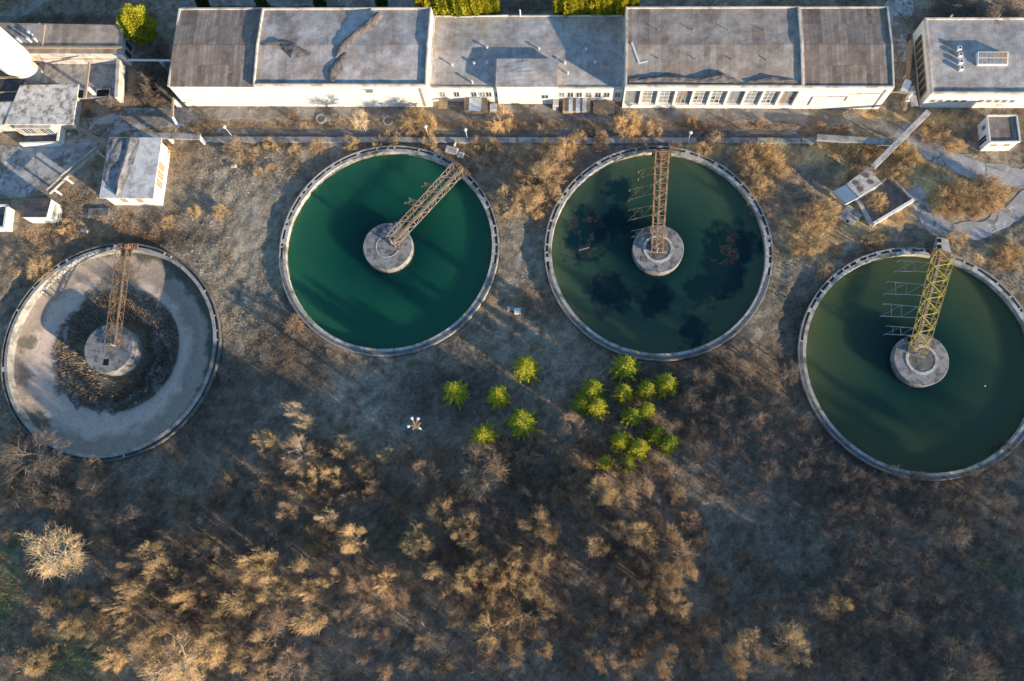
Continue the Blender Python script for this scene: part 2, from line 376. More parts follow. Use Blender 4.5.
# ------------------------------------------------------------------ roads, paths, yard
def crackmat(name, a, b, scale=.55, dark=.3, st=.85):
    t = NT(name, .9); vo = t.n('ShaderNodeTexVoronoi', feature='DISTANCE_TO_EDGE'); vo.inputs['Scale'].default_value = scale
    nz = t.n('ShaderNodeTexNoise'); nz.inputs['Scale'].default_value = 1.2; nz.inputs['Detail'].default_value = 4; t.l(t.tc.outputs['Object'], nz.inputs['Vector'])
    nz.inputs['Scale'].default_value = .8; nz.inputs['Detail'].default_value = 7; nz.inputs['Roughness'].default_value = .7; mx = t.mix(1.0, t.tc.outputs['Object'], t.mix(1.0, nz.outputs['Color'], (2.2, 2.2, 0.0), 'MULTIPLY'), 'ADD'); t.l(mx, vo.inputs['Vector'])
    cr = t.mix(t.ramp(t.noise(.35, 4, .6, w=31), [(.42, .25), (.6, 1.0)]), (1., 1., 1.), t.ramp(vo.outputs['Distance'], [(.0, dark), (.05, 1.0)]))
    k = t.ramp(t.noise(.7, 6, .7), [(.3, a), (.7, b)])
    k = t.mix(t.ramp(t.noise(.3, 7, .75, w=8), [(.46, 0.0), (.54, st)]), k, (.17, .145, .105))
    k = t.mix(t.ramp(t.noise(.9, 8, .8, w=18), [(.56, 0.0), (.62, .7)]), k, tuple(min(.85, x*1.5) for x in b))
    k = t.mix(1.0, k, cr, 'MULTIPLY'); k = t.mix(.5, k, t.ramp(t.noise(7, 3, .7), [(.3, .6), (.7, 1.1)]), 'MULTIPLY')
    t.col(k); t.bump(t.noise(4, 5, .7), .5, .05); return t.m
RM = {'gravel': crackmat('gravel_track', (.23, .205, .175), (.36, .325, .285), .15, .9), 'dark_asphalt': crackmat('old_asphalt', (.10, .105, .115), (.19, .19, .20), .5, .5), 'road': crackmat('cracked_road', (.36, .345, .33), (.54, .52, .49), .22, .3, .3), 'cracked': crackmat('cracked_concrete', (.34, .33, .32), (.52, .50, .47), .22, .3)}
def ribbon(name, pts, wd, mat, z=.035):
    # resample and wobble the edges
    P = []; 
    for a, b in zip(pts[:-1], pts[1:]):
        n = max(2, int((b-a).length/.6)); P += [a.lerp(b, i/n) for i in range(n)]
    P.append(pts[-1])
    for _ in range(6): P = [P[0]]+[(P[i-1]+P[i]*2+P[i+1])/4 for i in range(1, len(P)-1)]+[P[-1]]
    v = []; nn = len(P)
    for i, p in enumerate(P):
        d = (P[min(i+1, nn-1)]-P[max(i-1, 0)]); d.normalize(); s = Vector((-d.y, d.x, 0))
        e1 = wd/2*(1+.16*math.sin(i*.9)+rnd.uniform(-.12, .12)); e2 = wd/2*(1+.16*math.sin(i*.7+2)+rnd.uniform(-.12, .12))
        for k in (e1, e1-.12, 0, -e2+.12, -e2):
            q = p+s*k; hz = float(hill(q.x, q.y)); v.append((q.x, q.y, hz+(z if abs(k) < max(e1, e2)-.1 and k not in (e1, -e2) else -.08)))
    f = [(i*5+k, i*5+k+1, i*5+k+6, i*5+k+5) for i in range(nn-1) for k in range(4)]
    m = MB(); m.v = v; m.f = [tuple(reversed(q)) for q in f]
    return tag(m.build(name, mat), kind='structure')
zz = .03
for n, ps, wd, m in ROADW: zz += .004; ribbon(n, ps, wd, RM[m], zz)
for n, ps in YARDW:
    m = MB(); m.prism([(p.x, p.y) for p in ps][::-1], -.1, .026); tag(m.build(n, RM['cracked']), kind='structure')

# ------------------------------------------------------------------ clarifier tanks
def sheet_disc(r, z, rings=24, n=96, zf=None):
    v = [(0, 0, zf(0, 0) if zf else z)]; f = []
    for i in range(1, rings+1):
        for k in range(n):
            t = 2*math.pi*k/n; rr = r*i/rings; v.append((rr*math.cos(t), rr*math.sin(t), zf(rr, t) if zf else z))
    for k in range(n): f.append((0, 1+k, 1+(k+1) % n))
    for i in range(rings-1):
        for k in range(n):
            a = 1+i*n+k; b = 1+i*n+(k+1) % n; f.append((a, a+n, b+n, b))
    m = MB(); m.v = v; m.f = f; return m
def watermat(name, edge, mid, deep, algae=None, fringe=None, seedw=0):
    t = NT(name, .12); t.b.inputs['IOR'].default_value = 1.33; t.b.inputs['Specular IOR Level'].default_value = .5
    sx = t.n('ShaderNodeVectorMath', operation='LENGTH'); t.l(t.tc.outputs['Object'], sx.inputs[0])
    nz = t.noise(.12, 4, .55, w=seedw)
    ma = t.n('ShaderNodeMath', operation='MULTIPLY_ADD'); t.l(nz, ma.inputs[0]); ma.inputs[1].default_value = 4.5; t.l(sx.outputs['Value'], ma.inputs[2])
    dv = t.n('ShaderNodeMath', operation='DIVIDE'); t.l(ma.outputs[0], dv.inputs[0]); dv.inputs[1].default_value = 17
    k = t.ramp(dv.outputs[0], [(.30, deep), (.62, mid), (.97, edge)])
    if fringe:
        k = t.mix(t.ramp(dv.outputs[0], [(.955, 0.0), (.99, .55)]), k, fringe)
    if algae:   # sunken weed beds
        for (bx, by, br) in algae:
            mp = t.n('ShaderNodeMapping'); t.l(t.tc.outputs['Object'], mp.inputs[0]); mp.inputs['Location'].default_value = (-bx, -by, 0)
            ln = t.n('ShaderNodeVectorMath', operation='LENGTH'); t.l(mp.outputs[0], ln.inputs[0])
            m2 = t.n('ShaderNodeMath', operation='MULTIPLY_ADD'); t.l(t.noise(.55, 5, .6, w=bx), m2.inputs[0]); m2.inputs[1].default_value = 6.0; t.l(ln.outputs['Value'], m2.inputs[2])
            d2 = t.n('ShaderNodeMath', operation='DIVIDE'); t.l(m2.outputs[0], d2.inputs[0]); d2.inputs[1].default_value = br+4.0
            k = t.mix(t.ramp(d2.outputs[0], [(.76, .94), (.93, 0.0)]), k, (.008, .06, .08))
    t.col(k); t.b.inputs['Roughness'].default_value = 1.0; return t.m
def _surf():
    t = NT('water_surface', .0); t.b.inputs['IOR'].default_value = 1.33; t.b.inputs['Transmission Weight'].default_value = 1.0; t.b.inputs['Specular IOR Level'].default_value = .5
    gl = t.n('ShaderNodeBsdfGlass'); gl.inputs['IOR'].default_value = 1.33; gl.inputs['Roughness'].default_value = 0.0; gl.inputs['Color'].default_value = (.93, .98, .97, 1)
    bp = t.n('ShaderNodeBump'); bp.inputs['Strength'].default_value = .05; bp.inputs['Distance'].default_value = .05; t.l(t.noise(1.3, 4, .6), bp.inputs['Height']); t.l(bp.outputs[0], gl.inputs['Normal'])
    t.l(gl.outputs[0], t.t.nodes['Material Output'].inputs['Surface'])
    va = t.n('ShaderNodeVolumeAbsorption'); va.inputs['Color'].default_value = (.45, .62, .58, 1); va.inputs['Density'].default_value = 1.15
    t.l(va.outputs[0], t.t.nodes['Material Output'].inputs['Volume']); return t.m
M['water_surface'] = _surf()
TLABEL = ['drained round concrete clarifier tank with pale sediment floor and dead reeds, leftmost of the four',
          'round concrete clarifier tank of clear emerald green water, second from the left',
          'round concrete clarifier tank of green water with dark weed patches under the surface',
          'round concrete clarifier tank of murky olive water, rightmost of the four']
WM = [None,
      watermat('emerald_water', (.075, .30, .17), (.03, .25, .155), (.004, .135, .135), fringe=(.22, .24, .04), seedw=1),
      watermat('weedy_water', (.25, .27, .155), (.12, .215, .155), (.02, .12, .13), algae=[(-9.3, 3.4, 3.0), (-9.8, 1.0, 2.4), (-6.4, -5.6, 3.0), (9.2, 1.2, 3.3), (8.6, -3.2, 3.0), (11.2, .2, 2.4), (4.6, -10.6, 1.9), (-4.5, 9.0, 1.9), (-.4, -6.6, 2.4), (-5.2, 4.6, 2.2), (5.8, -5.5, 2.2)], fringe=(.24, .25, .04), seedw=4),
      watermat('murky_water', (.26, .25, .11), (.13, .20, .12), (.015, .115, .12), fringe=(.22, .22, .04), seedw=9)]
RIMZ, WATZ = .65, -.15
SLAB = {}
COV = [None, (185, 350), (190, 345), (170, 330)]
for ti, (cx, cy) in enumerate(TANKS):
    T = empty('clarifier_tank', (cx, cy, 0), 0, TLABEL[ti], 'tank', 'round clarifier tanks')
    dry = ti == 0
    m = MB(); m.lathe([(15.0, -.6), (15.0, RIMZ), (14.84, RIMZ), (14.84, RIMZ-.42), (14.5, RIMZ-.42)], 200, jit=.02); m.build('outer_wall', M['dark_concrete' if dry else 'concrete'], T)
    bot = -3 if not dry else -2.6
    m = MB(); m.lathe([(14.5, RIMZ-.42), (14.5, RIMZ-.03), (14.08, RIMZ-.03), (14.06, RIMZ-.12), (14.06, bot)], 200, jit=.015); m.build('inner_wall', M['lime'] if not dry else M['concrete'], T)
    # channel between the two walls, bridged by short slabs
    m = MB(); m.lathe([(14.83, RIMZ-.35), (14.51, RIMZ-.35)], 120); m.build('launder_channel', M['channel'], T)
    n = 66
    for i in range(n):
        tt = (i/n*360) % 360
        if rnd.random() < (.25 if ti else .7) or (ti and COV[ti][0] < tt < COV[ti][1]): continue
        wdt = rnd.choice([.1, .1, .14, .3])
        if wdt not in SLAB:
            m = MB(); m.box(14.49, 14.85, -wdt, wdt, RIMZ-.12, RIMZ-.035); so_ = m.build('channel_slab', M['pale_concrete'], T); SLAB[wdt] = so_.data; so_.rotation_euler.z = 2*math.pi*(i+rnd.uniform(-.35, .35))/n
        else:
            so_ = bpy.data.objects.new('channel_slab', SLAB[wdt]); C.objects.link(so_); so_.parent = T; so_.rotation_euler.z = 2*math.pi*(i+rnd.uniform(-.35, .35))/n
    if ti:
        m = MB(); a0, a1 = COV[ti]; N = 90; prof = [(14.86, RIMZ-.06), (14.86, RIMZ+.015), (14.48, RIMZ-.005), (14.48, RIMZ-.1)]
        vs = [(r*math.cos(R(a0+(a1-a0)*i/N)), r*math.sin(R(a0+(a1-a0)*i/N)), z) for i in range(N+1) for r, z in prof]
        m.add(vs, [(i*4+k, (i+1)*4+k, (i+1)*4+k+1, i*4+k+1) for i in range(N) for k in range(3)]); m.build('channel_cover', M['dark_concrete'], T)
    # island
    ir = 3.35
    it = 1.05 if not dry else .9
    I = MB(); I.lathe([(ir-.08, -3), (ir, -.3), (ir, it-.06), (ir-.06, it), (0.0, it+.03)], 72, jit=.012)
    io = I.build('centre_island', M['island'], T)
    if ti in (2, 3):
        q = MB(); q.lathe([(1.95, it+.02), (1.95, it+.09), (1.62, it+.09), (1.60, it+.025)], 48, jit=.03); q.build('island_ring', M['pale_concrete'], io)
        q = MB(); q.lathe([(1.58, it+.05), (0.0, it+.055)], 40); q.build('ring_floor', M['dark_concrete'], io)
    elif ti == 1:
        q = MB(); q.lathe([(1.62, it+.02), (1.62, it+.06), (1.5, it+.06), (1.5, it+.02)], 48, jit=.03); q.build('island_ring', M['pale_concrete'], io)
    hs = {0: [(-.1, -1.9, .36, .42)], 1: [(-1.1, 2.3, .3, .3), (-2.4, -.6, .25, .25)], 2: [(-2.1, -1.4, .2, .3), (-.3, -2.5, .2, .2)], 3: [(-1.0, 2.55, .38, .3)]}[ti]
    for (a, b, c, d) in hs: q = MB(); q.box(a-c, a+c, b-d, b+d, it-.2, it+.04); q.build('hatch', M['black'] if ti in (0, 3) else M['rust'], io)
    if not dry:
        m = MB(); m.lathe([(14.08, -2.2), (14.08, WATZ), (9, WATZ), (.01, WATZ)], 96); m.lathe([(.01, -2.2), (14.08, -2.2)], 96); o = m.build('water', M['water_surface'], T)
        m = sheet_disc(14.08, 0, 12, 96, lambda r, t: WATZ-.35-.5*(1-r/14.08)); m.build('silt_bed', WM[ti], T, smooth=True)
    else:
        def zf(r, t):
            s = r/14.1; z = -1.75+.95*max(0, (s-.55)/.45)**1.3
            return z+.12*float(fbm(np.array([r*math.cos(t)+50]), np.array([r*math.sin(t)+50]), .5, 5, 3)[0]-.5)
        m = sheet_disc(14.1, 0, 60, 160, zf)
        t = NT('sediment_floor', 1.0)
        mp = t.n('ShaderNodeMapping'); t.l(t.tc.outputs['Object'], mp.inputs[0]); mp.inputs['Location'].default_value = (1.2, .5, 0)
        sx = t.n('ShaderNodeVectorMath', operation='LENGTH'); t.l(mp.outputs[0], sx.inputs[0])
        ma = t.n('ShaderNodeMath', operation='MULTIPLY_ADD'); t.l(t.noise(.42, 6, .65), ma.inputs[0]); ma.inputs[1].default_value = 5; t.l(sx.outputs['Value'], ma.inputs[2])
        dv = t.n('ShaderNodeMath', operation='DIVIDE'); t.l(ma.outputs[0], dv.inputs[0]); dv.inputs[1].default_value = 18
        k = t.ramp(dv.outputs[0], [(.0, (.22, .18, .12)), (.42, (.20, .165, .11)), (.50, (.09, .085, .065)), (.535, (.42, .37, .32)), (.555, (.15, .13, .11)), (.575, (.20, .17, .14)), (.60, (.56, .45, .365)), (.72, (.62, .50, .40)), (.80, (.36, .29, .23)), (.90, (.42, .35, .28)), (.955, (.12, .12, .09))])
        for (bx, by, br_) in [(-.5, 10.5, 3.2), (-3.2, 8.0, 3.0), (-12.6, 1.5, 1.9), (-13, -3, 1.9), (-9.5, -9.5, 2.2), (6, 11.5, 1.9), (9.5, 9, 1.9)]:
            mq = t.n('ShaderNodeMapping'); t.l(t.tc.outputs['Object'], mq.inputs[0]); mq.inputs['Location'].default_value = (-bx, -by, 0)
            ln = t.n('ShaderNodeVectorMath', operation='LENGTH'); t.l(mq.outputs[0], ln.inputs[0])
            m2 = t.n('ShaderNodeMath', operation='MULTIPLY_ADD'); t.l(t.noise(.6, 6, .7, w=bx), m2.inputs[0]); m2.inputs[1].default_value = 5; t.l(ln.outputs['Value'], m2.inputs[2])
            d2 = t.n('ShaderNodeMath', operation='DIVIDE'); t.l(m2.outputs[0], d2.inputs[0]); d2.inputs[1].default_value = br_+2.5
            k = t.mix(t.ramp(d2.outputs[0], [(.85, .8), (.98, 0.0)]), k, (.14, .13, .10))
        k = t.mix(.5, k, t.ramp(t.noise(2.4, 6, .75), [(.32, .5), (.62, 1.1)]), 'MULTIPLY')
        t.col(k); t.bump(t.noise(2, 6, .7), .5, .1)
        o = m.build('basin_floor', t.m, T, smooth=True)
        # dead reeds round the island
        n = 26000; g = np.random.default_rng(4); a = g.uniform(0, 2*np.pi, n); r = 3.4+5.2*np.sqrt(g.random(n))*1.0
        x = r*np.cos(a)-.3*(r/8); y = r*np.sin(a)+.4*(r/8); kp = fbm(x+9, y+9, .9, 61, 3) > .38-.08*(x > 0); x = x[kp]; y = y[kp]; n = len(x)
        h = g.uniform(.1, .6, n)**1.0*(.5+fbm(x+3, y+3, .6, 63, 3)); la = np.arctan2(y, x)+g.normal(0, .6, n); wd = g.uniform(.03, .08, n); pa = g.uniform(0, 6.3, n)
        p = np.stack([x, y, np.full(n, -1.8)], 1); s = np.stack([np.cos(pa)*wd, np.sin(pa)*wd, 0*wd], 1); tp = p+np.stack([np.cos(la)*h*.6, np.sin(la)*h*.6, h], 1)
        cc = np.array([.30, .24, .175])*g.uniform(.3, 1.6, (n, 1))
        ro = npmesh('dead_reeds', np.stack([p-s, p+s, tp], 1).reshape(-1, 3), np.arange(3*n).reshape(-1, 3), M['blade'], col=np.repeat(cc, 3, 0))
        ro.location = (cx, cy, 0); tag(ro, 'dead brown reeds growing round the island of the drained tank', 'reeds', kind='stuff')

# floating weed and a plank in the third tank
def debris(cx, cy, pts, n, seed):
    g = np.random.default_rng(seed); V = []; k = 0
    for (bx, by, br) in pts:
        a = g.uniform(0, 6.3, n); r = br*np.sqrt(g.random(n)); x = bx+r*np.cos(a); y = by+r*np.sin(a)
        kp = fbm(x+40, y+40, .8, 5, 3) > .53; x = x[kp]; y = y[kp]
        V.append(np.stack([x, y], 1))
    p = np.concatenate(V); n = len(p); s = g.uniform(.02, .07, (n, 1)); a = g.uniform(0, 6.3, n)
    p3 = np.concatenate([p, np.full((n, 1), WATZ+.004)], 1)
    tri = [p3+np.stack([np.cos(a+q)*s[:, 0], np.sin(a+q)*s[:, 0], .02+0*a], 1) for q in (0, 2.1, 4.2)]
    cc = np.array([.15, .11, .075])*g.uniform(.4, 1.4, (n, 1))
    o = npmesh('floating_weed', np.stack(tri, 1).reshape(-1, 3), np.arange(3*n).reshape(-1, 3), M['blade'], col=np.repeat(cc, 3, 0)); o.location = (cx, cy, 0)
    tag(o, 'brown weed scum drifting on the water of the tank with dark patches', 'weed', kind='stuff')
debris(*TANKS[2], [(-9.4, 2.6, 3.3), (-9.4, 2.6, 3.3), (-6.4, -5.8, 3.0), (8.8, .5, 2.6)], 1300, 8)
p = G(584, 249, WATZ); m = MB(); m.beam((-.7, -.18, .02), (.7, .2, .03), .14, .05); o = m.build('plank', M['metal_grey']); o.location = p
tag(o, 'short pale plank floating among brown weed in the third tank', 'plank')
for (x, y, l) in [(935, 342, 'tiny white scrap floating on the right half of the rightmost tank'), (985, 386, 'tiny pale scrap floating low in the right part of the rightmost tank')]:
    m = MB(); m.box(-.1, .1, -.08, .08, -.02, .04); o = m.build('floating_scrap', M['metal_white'], bevel=.02); o.location = G(x, y, WATZ); tag(o, l, 'litter')

# ------------------------------------------------------------------ scraper bridges (lattice trusses)
def bridge(ti, rim_px, cen_px, wd, hgt, z0, fm, bm, nbay, rakes, label, taper=1.0, rake_mat=None, plat=1.3):
    a = G(*rim_px, z0+.4); b = G(*cen_px, z0+.4); a.z = b.z = 0
    d = b-a; L = d.length; rz = math.atan2(d.y, d.x)
    T = empty('scraper_bridge', a, rz, label, 'bridge', 'lattice scraper bridges of the tanks')
    m = MB(); br = MB()
    def w_(x): return wd/2*(1+(taper-1)*x/L)
    def nd(x, s, t): return Vector((x, s*w_(x), z0+t*hgt))
    c = .085
    for s in (-1, 1):
        for t in (0, 1): m.beam(nd(0, s, t), nd(L, s, t), c)
    for i in range(nbay+1):
        x = L*i/nbay
        m.beam(nd(x, -1, 0), nd(x, 1, 0), c*.7); m.beam(nd(x, -1, 1), nd(x, 1, 1), c*.7)
        for s in (-1, 1): m.beam(nd(x, s, 0), nd(x, s, 1), c*.7)
        if i < nbay:
            x2 = L*(i+1)/nbay; k = 1 if i % 2 else -1
            br.beam(nd(x, k, 1), nd(x2, -k, 1), c*.75); br.beam(nd(x, -k, 0), nd(x2, k, 0), c*.7)
            for s in (-1, 1): br.beam(nd(x, s, 0 if i % 2 else 1), nd(x2, s, 1 if i % 2 else 0), c*.75)
    m.build('truss_frame', fm, T); br.build('brace', bm, T)
    # rim carriage with wheels
    m = MB(); m.box(-1.0, -.2, -plat, plat, RIMZ+.32, RIMZ+.52); m.box(-.9, -.3, -plat*.9, -plat*.5, RIMZ+.52, RIMZ+1.0); m.box(-1.0, .9, -wd/2-.1, wd/2+.1, z0-.12, z0-.02)
    m.beam((-.6, -plat*.7, RIMZ+.5), (.3, -wd/2, z0), .16); m.beam((-.6, plat*.7, RIMZ+.5), (.3, wd/2, z0), .16)
    car = m.build('carriage', M['rust'], T)
    for s in (-1, 1):
        q = MB(); q.beam((-.75, s*plat*.8, RIMZ+.16), (-.45, s*plat*.8, RIMZ+.16), .36, .36, 14); q.build('wheel', M['metal_grey'], car)
    q = MB(); q.box(-.75, -.15, -.28, .28, RIMZ+.53, RIMZ+1.0); q.beam((-.45, -.5, RIMZ+.8), (-.45, .5, RIMZ+.8), .26, .26, 10); q.build('motor', M['truss_orange'], car)
    # centre post and cross beam
    it = (1.05 if ti else .9)
    m = MB(); m.beam((L-.1, 0, it), (L-.1, 0, z0+hgt), .28, .28, 10); m.beam((L-.5, 0, it+.15), (L-.5, 0, it+.35), 1.0, .7)
    m.build('pivot_post', M['metal_grey'], T)
    m = MB(); m.beam((L-.1, -1.35, it+.32), (L-.1, 1.35, it+.32), .24, .16); m.build('cross_beam', M['rust'] if ti < 2 else M['metal_grey'], T)
    # walkway boards inside the truss
    m = MB()
    m.box(.1, L-.3, -w_(L)*.22, w_(L)*.22, z0+.06, z0+.1)
    m.build('walkway', M['wood'], T)
    for (x, ln, side, sp, dz) in rakes:
        q = MB(); s = side
        p1 = Vector((x, s*w_(x), z0+.1)); p2 = Vector((x+sp, s*w_(x), z0+.1))
        e1 = Vector((x-.5*sp*.3+ln*.18, s*(w_(x)+ln), z0-dz)); e2 = Vector((x+sp+ln*.18, s*(w_(x)+ln), z0-dz))
        q.beam(p1, e1, .085); q.beam(p2, e2, .085)
        q.beam(p1.lerp(e1, .5), p2.lerp(e2, .42), .055); q.beam(p1.lerp(e1, .5), e2, .05); q.beam(p1.lerp(e1, .8), p2.lerp(e2, .7), .055); q.beam(p1.lerp(e1, .05), p2.lerp(e2, .42), .07)
        # scraper blade hanging from the arm into the tank
        q.beam(e1, Vector((e1.x, e1.y, -.9)), .07); q.beam(e2, Vector((e2.x, e2.y, -.9)), .07)
        q.build('rake_arm', rake_mat or fm, T)
    return T
# side: +1 = left of travel direction rim -> centre ; west side of a south-running bridge is -1
bridge(0, (125, 249), (113, 346), 1.35, 1.3, 1.45, M['rust'], M['rust'], 9, [], 'brown rusty lattice bridge reaching the island of the drained tank')
bridge(1, (458, 170), (391, 243), 1.7, 1.5, 1.5, M['truss_pale'], M['truss_pale'], 10, [(3.6, 2.2, -1, .5, 1.1), (6.6, 2.4, -1, .8, 1.2), (10.6, 1.4, -1, .5, 1.0)], 'pale weathered lattice bridge slanting over the emerald tank', .85)
bridge(2, (662, 155), (657, 251), 1.75, 1.5, 1.5, M['truss_orange'], M['truss_orange'], 12, [(1.7, 2.0, -1, .9, .8), (4.2, 3.1, -1, 1.3, 1.1), (7.2, 3.1, -1, 1.3, 1.1), (10.2, 2.6, -1, .8, 1.1)], 'orange rusted straight lattice bridge on the tank with dark weed patches', .8)
bridge(3, (942, 256), (916, 354), 2.2, 1.7, 1.5, M['truss_orange'], M['yellow'], 12, [(1.2, 3.4, -1, 1.3, 1.2), (4.3, 4.0, -1, 1.5, 1.3), (7.4, 3.8, -1, 1.5, 1.3), (10.3, 2.8, -1, 1.0, 1.2)], 'lattice bridge with bright yellow bracing on the rightmost tank', .75, rake_mat=M['truss_grey'])

# ------------------------------------------------------------------ factory halls
O_ = G(186, 106); U_ = (G(878, 109)-O_); UL = U_.length; URZ = math.atan2(U_.y, U_.x)
def uvw(u, v, z=0): return Vector((O_.x+math.cos(URZ)*u-math.sin(URZ)*v, O_.y+math.sin(URZ)*u+math.cos(URZ)*v, z))
def gable(m, w0, w1, d0, d1, z, rise, over=.0, th=.12):
    x0, x1, y0, y1 = w0-over, w1+over, d0-over, d1+over; ym = (y0+y1)/2
    n = max(2, int((x1-x0)/1.2)); k = 13
    v = []; f = []
    for i in range(n+1):
        for j in range(k):
            x = x0+(x1-x0)*i/n; y = y0+(y1-y0)*j/(k-1); e = 1-abs(y-ym)/((y1-y0)/2)
            edge = i in (0, n) or j in (0, k-1)
            v.append((x, y, z+rise*e+(0 if edge else rnd.uniform(-.02, .02))))
    f = [(i*k+j, (i+1)*k+j, (i+1)*k+j+1, i*k+j+1) for i in range(n) for j in range(k-1)]
    b = len(v)
    m.add(v, f)
    # skirt below the sheet
    m.add([(x0, y0, z), (x1, y0, z), (x1, y1, z), (x0, y1, z), (x0, y0, z-th), (x1, y0, z-th), (x1, y1, z-th), (x0, y1, z-th)], [(0, 4, 5, 1), (2, 6, 7, 3), (7, 6, 5, 4)])
    for xx in (x0, x1): m.add([(xx, y0, z-th), (xx, y1, z-th), (xx, y1, z), (xx, ym, z+rise), (xx, y0, z)], [(0, 1, 2, 3, 4)])
def hall(u0, u1, v0, dep, h, roof, label, par=.25, rise=.45, wall='white_wall', parts=True, openfront=False, origin=None, rz=None, name='factory_hall', cat='factory hall', pmat='plaster', group='factory halls in the row'):
    T = empty(name, origin if origin else uvw(u0, v0), URZ if rz is None else rz, label, cat, group)
    W = u1-u0
    m = MB(); m.box(0, W, .0 if not openfront else .55, dep, -.3, h-.14); m.build('wall', M[wall], T)
    m = MB(); gable(m, .0, W, .0, dep, h-.0, rise); m.build('roof', M[roof], T)
    if par:
        m = MB(); t = .22; e = .004
        m.box(-e, W+e, -e, t, h-.1, h+par); m.box(-e, W+e, dep-t, dep+e, h-.1, h+par*.8)
        for x in (-e, W-t+e):
            m.add([(x, t, h-.1), (x+t, t, h-.1), (x+t, dep-t, h-.1), (x, dep-t, h-.1), (x, t, h+par), (x+t, t, h+par), (x+t, dep-t, h+par), (x, dep-t, h+par), (x, dep/2, h+par+rise), (x+t, dep/2, h+par+rise)],
                  [(0, 3, 7, 8, 4), (1, 5, 9, 6, 2), (4, 8, 9, 5), (8, 7, 6, 9), (0, 4, 5, 1), (3, 2, 6, 7)])
        m.build('parapet', M[pmat], T, bevel=.02)
    return T, W
def window(T, x, z, w_, h_, y=0, n=2, frame='metal_white', axis='x', pane='glass'):
    """a framed window standing 3 cm proud of the wall; axis x: in the front wall, y: in a side wall"""
    f = MB(); g = MB(); t = .07
    def bx(m, a0, a1, z0, z1, d0, d1):
        if axis == 'x': m.box(a0, a1, y+d0, y+d1, z0, z1)
        else: m.box(y-d1, y-d0, a0, a1, z0, z1)
    bx(f, x-w_/2, x+w_/2, z, z+t, -.05, .02); bx(f, x-w_/2, x+w_/2, z+h_-t, z+h_, -.05, .02)
    for i in range(n+1):
        xc = x-w_/2+(w_-t)*i/n; bx(f, xc, xc+t, z+t, z+h_-t, -.05, .02)
    bx(g, x-w_/2+.01, x+w_/2-.01, z+.01, z+h_-.01, -.02, .03)
    o = f.build('window', M[frame], T); g.build('pane', M[pane], o); return o
def clutter(m, pts, zb, amp, wd, seed):
    """crumpled strip along pts (x,y,lift)"""
    r = random.Random(seed); P = []
    for a, b in zip(pts[:-1], pts[1:]):
        for i in range(4): P.append([a[k]+(b[k]-a[k])*i/4 for k in range(4)])
    P.append(list(pts[-1])); k = 6; v = []
    for i, p in enumerate(P):
        d = Vector((P[min(i+1, len(P)-1)][0]-P[max(0, i-1)][0], P[min(i+1, len(P)-1)][1]-P[max(0, i-1)][1], 0)); d.normalize(); s = Vector((-d.y, d.x, 0))
        for j in range(k):
            t = j/(k-1); q = Vector((p[0], p[1], zb))+s*(t-.5)*p[3]
            v.append((q.x+r.uniform(-.05, .05), q.y+r.uniform(-.05, .05), zb+.03+p[2]*math.sin(t*math.pi*.75)+r.uniform(0, amp)))
    n0 = len(m.v); m.add(v, [(i*k+j, (i+1)*k+j, (i+1)*k+j+1, i*k+j+1) for i in range(len(P)-1) for j in range(k-1)])
def solid(o, t=.05):
    s = o.modifiers.new('solid', 'SOLIDIFY'); s.thickness = t; return o
HA, WA = hall(0, 12.0, 0, 12.1, 5.3, 'roof_brown', 'long factory hall end with brown strip roof at the left end of the row', par=0)
m = MB(); m.box(-.12, .12, -.05, 12.15, 5.2, 5.5); m.box(.12, 12.0, 11.95, 12.18, 5.2, 5.5); m.build('verge_board', M['plaster'], HA)
HB, WB = hall(12.02, 35.9, 0, 12.0, 5.45, 'roof_grey', 'wide factory hall with torn felt flaps on its pale grey roof', par=.35)
m = MB(); clutter(m, [(11.2, 4.0, .2, .4), (11.9, 5.4, .5, 1.3), (13.4, 7.3, .5, 1.0), (15.6, 9.2, .6, 1.5), (16.8, 10.9, .4, .9)], 5.6, .10, 1, 3)
solid(m.build('torn_felt', M['felt'], HB))
m = MB(); clutter(m, [(.6, 6.0, .25, .5), (3.2, 6.2, .4, 1.0), (5.2, 5.0, .5, 2.2), (7.6, 4.6, .2, .4)], 5.65, .10, 1, 4)
solid(m.build('torn_felt', M['felt'], HB))
m = MB(); clutter(m, [(10.9, .5, .1, .6), (11.0, 2.0, .3, 1.6), (12.0, 3.6, .3, 1.7), (13.2, 6.0, .1, .6)], 5.58, .05, 1, 6)
solid(m.build('torn_felt', M['felt'], HB))
m = MB(); m.box(WB-1.15, WB-.85, -.06, .02, .3, 5.0); m.box(15.4, 16.4, -.5, 0, 4.6, 4.72); m.build('drain_box', M['metal_grey'], HB)
HCn, WC = hall(35.92, 62.5, .9, 11.3, 3.5, 'roof_blue', 'low middle factory hall with pale roof, white vents and a raised block', par=.16, rise=.35)
HD, WD = hall(62.55, 85.7, 0, 12.0, 5.45, 'roof_mid', 'tall factory hall with a glazed bay front and peeling brown grey roof', par=.28, openfront=True)
HE, WE = hall(85.72, 97.4, 0, 12.0, 5.4, 'roof_brown', 'factory hall with dark strip roof at the right end of the row', par=.2)
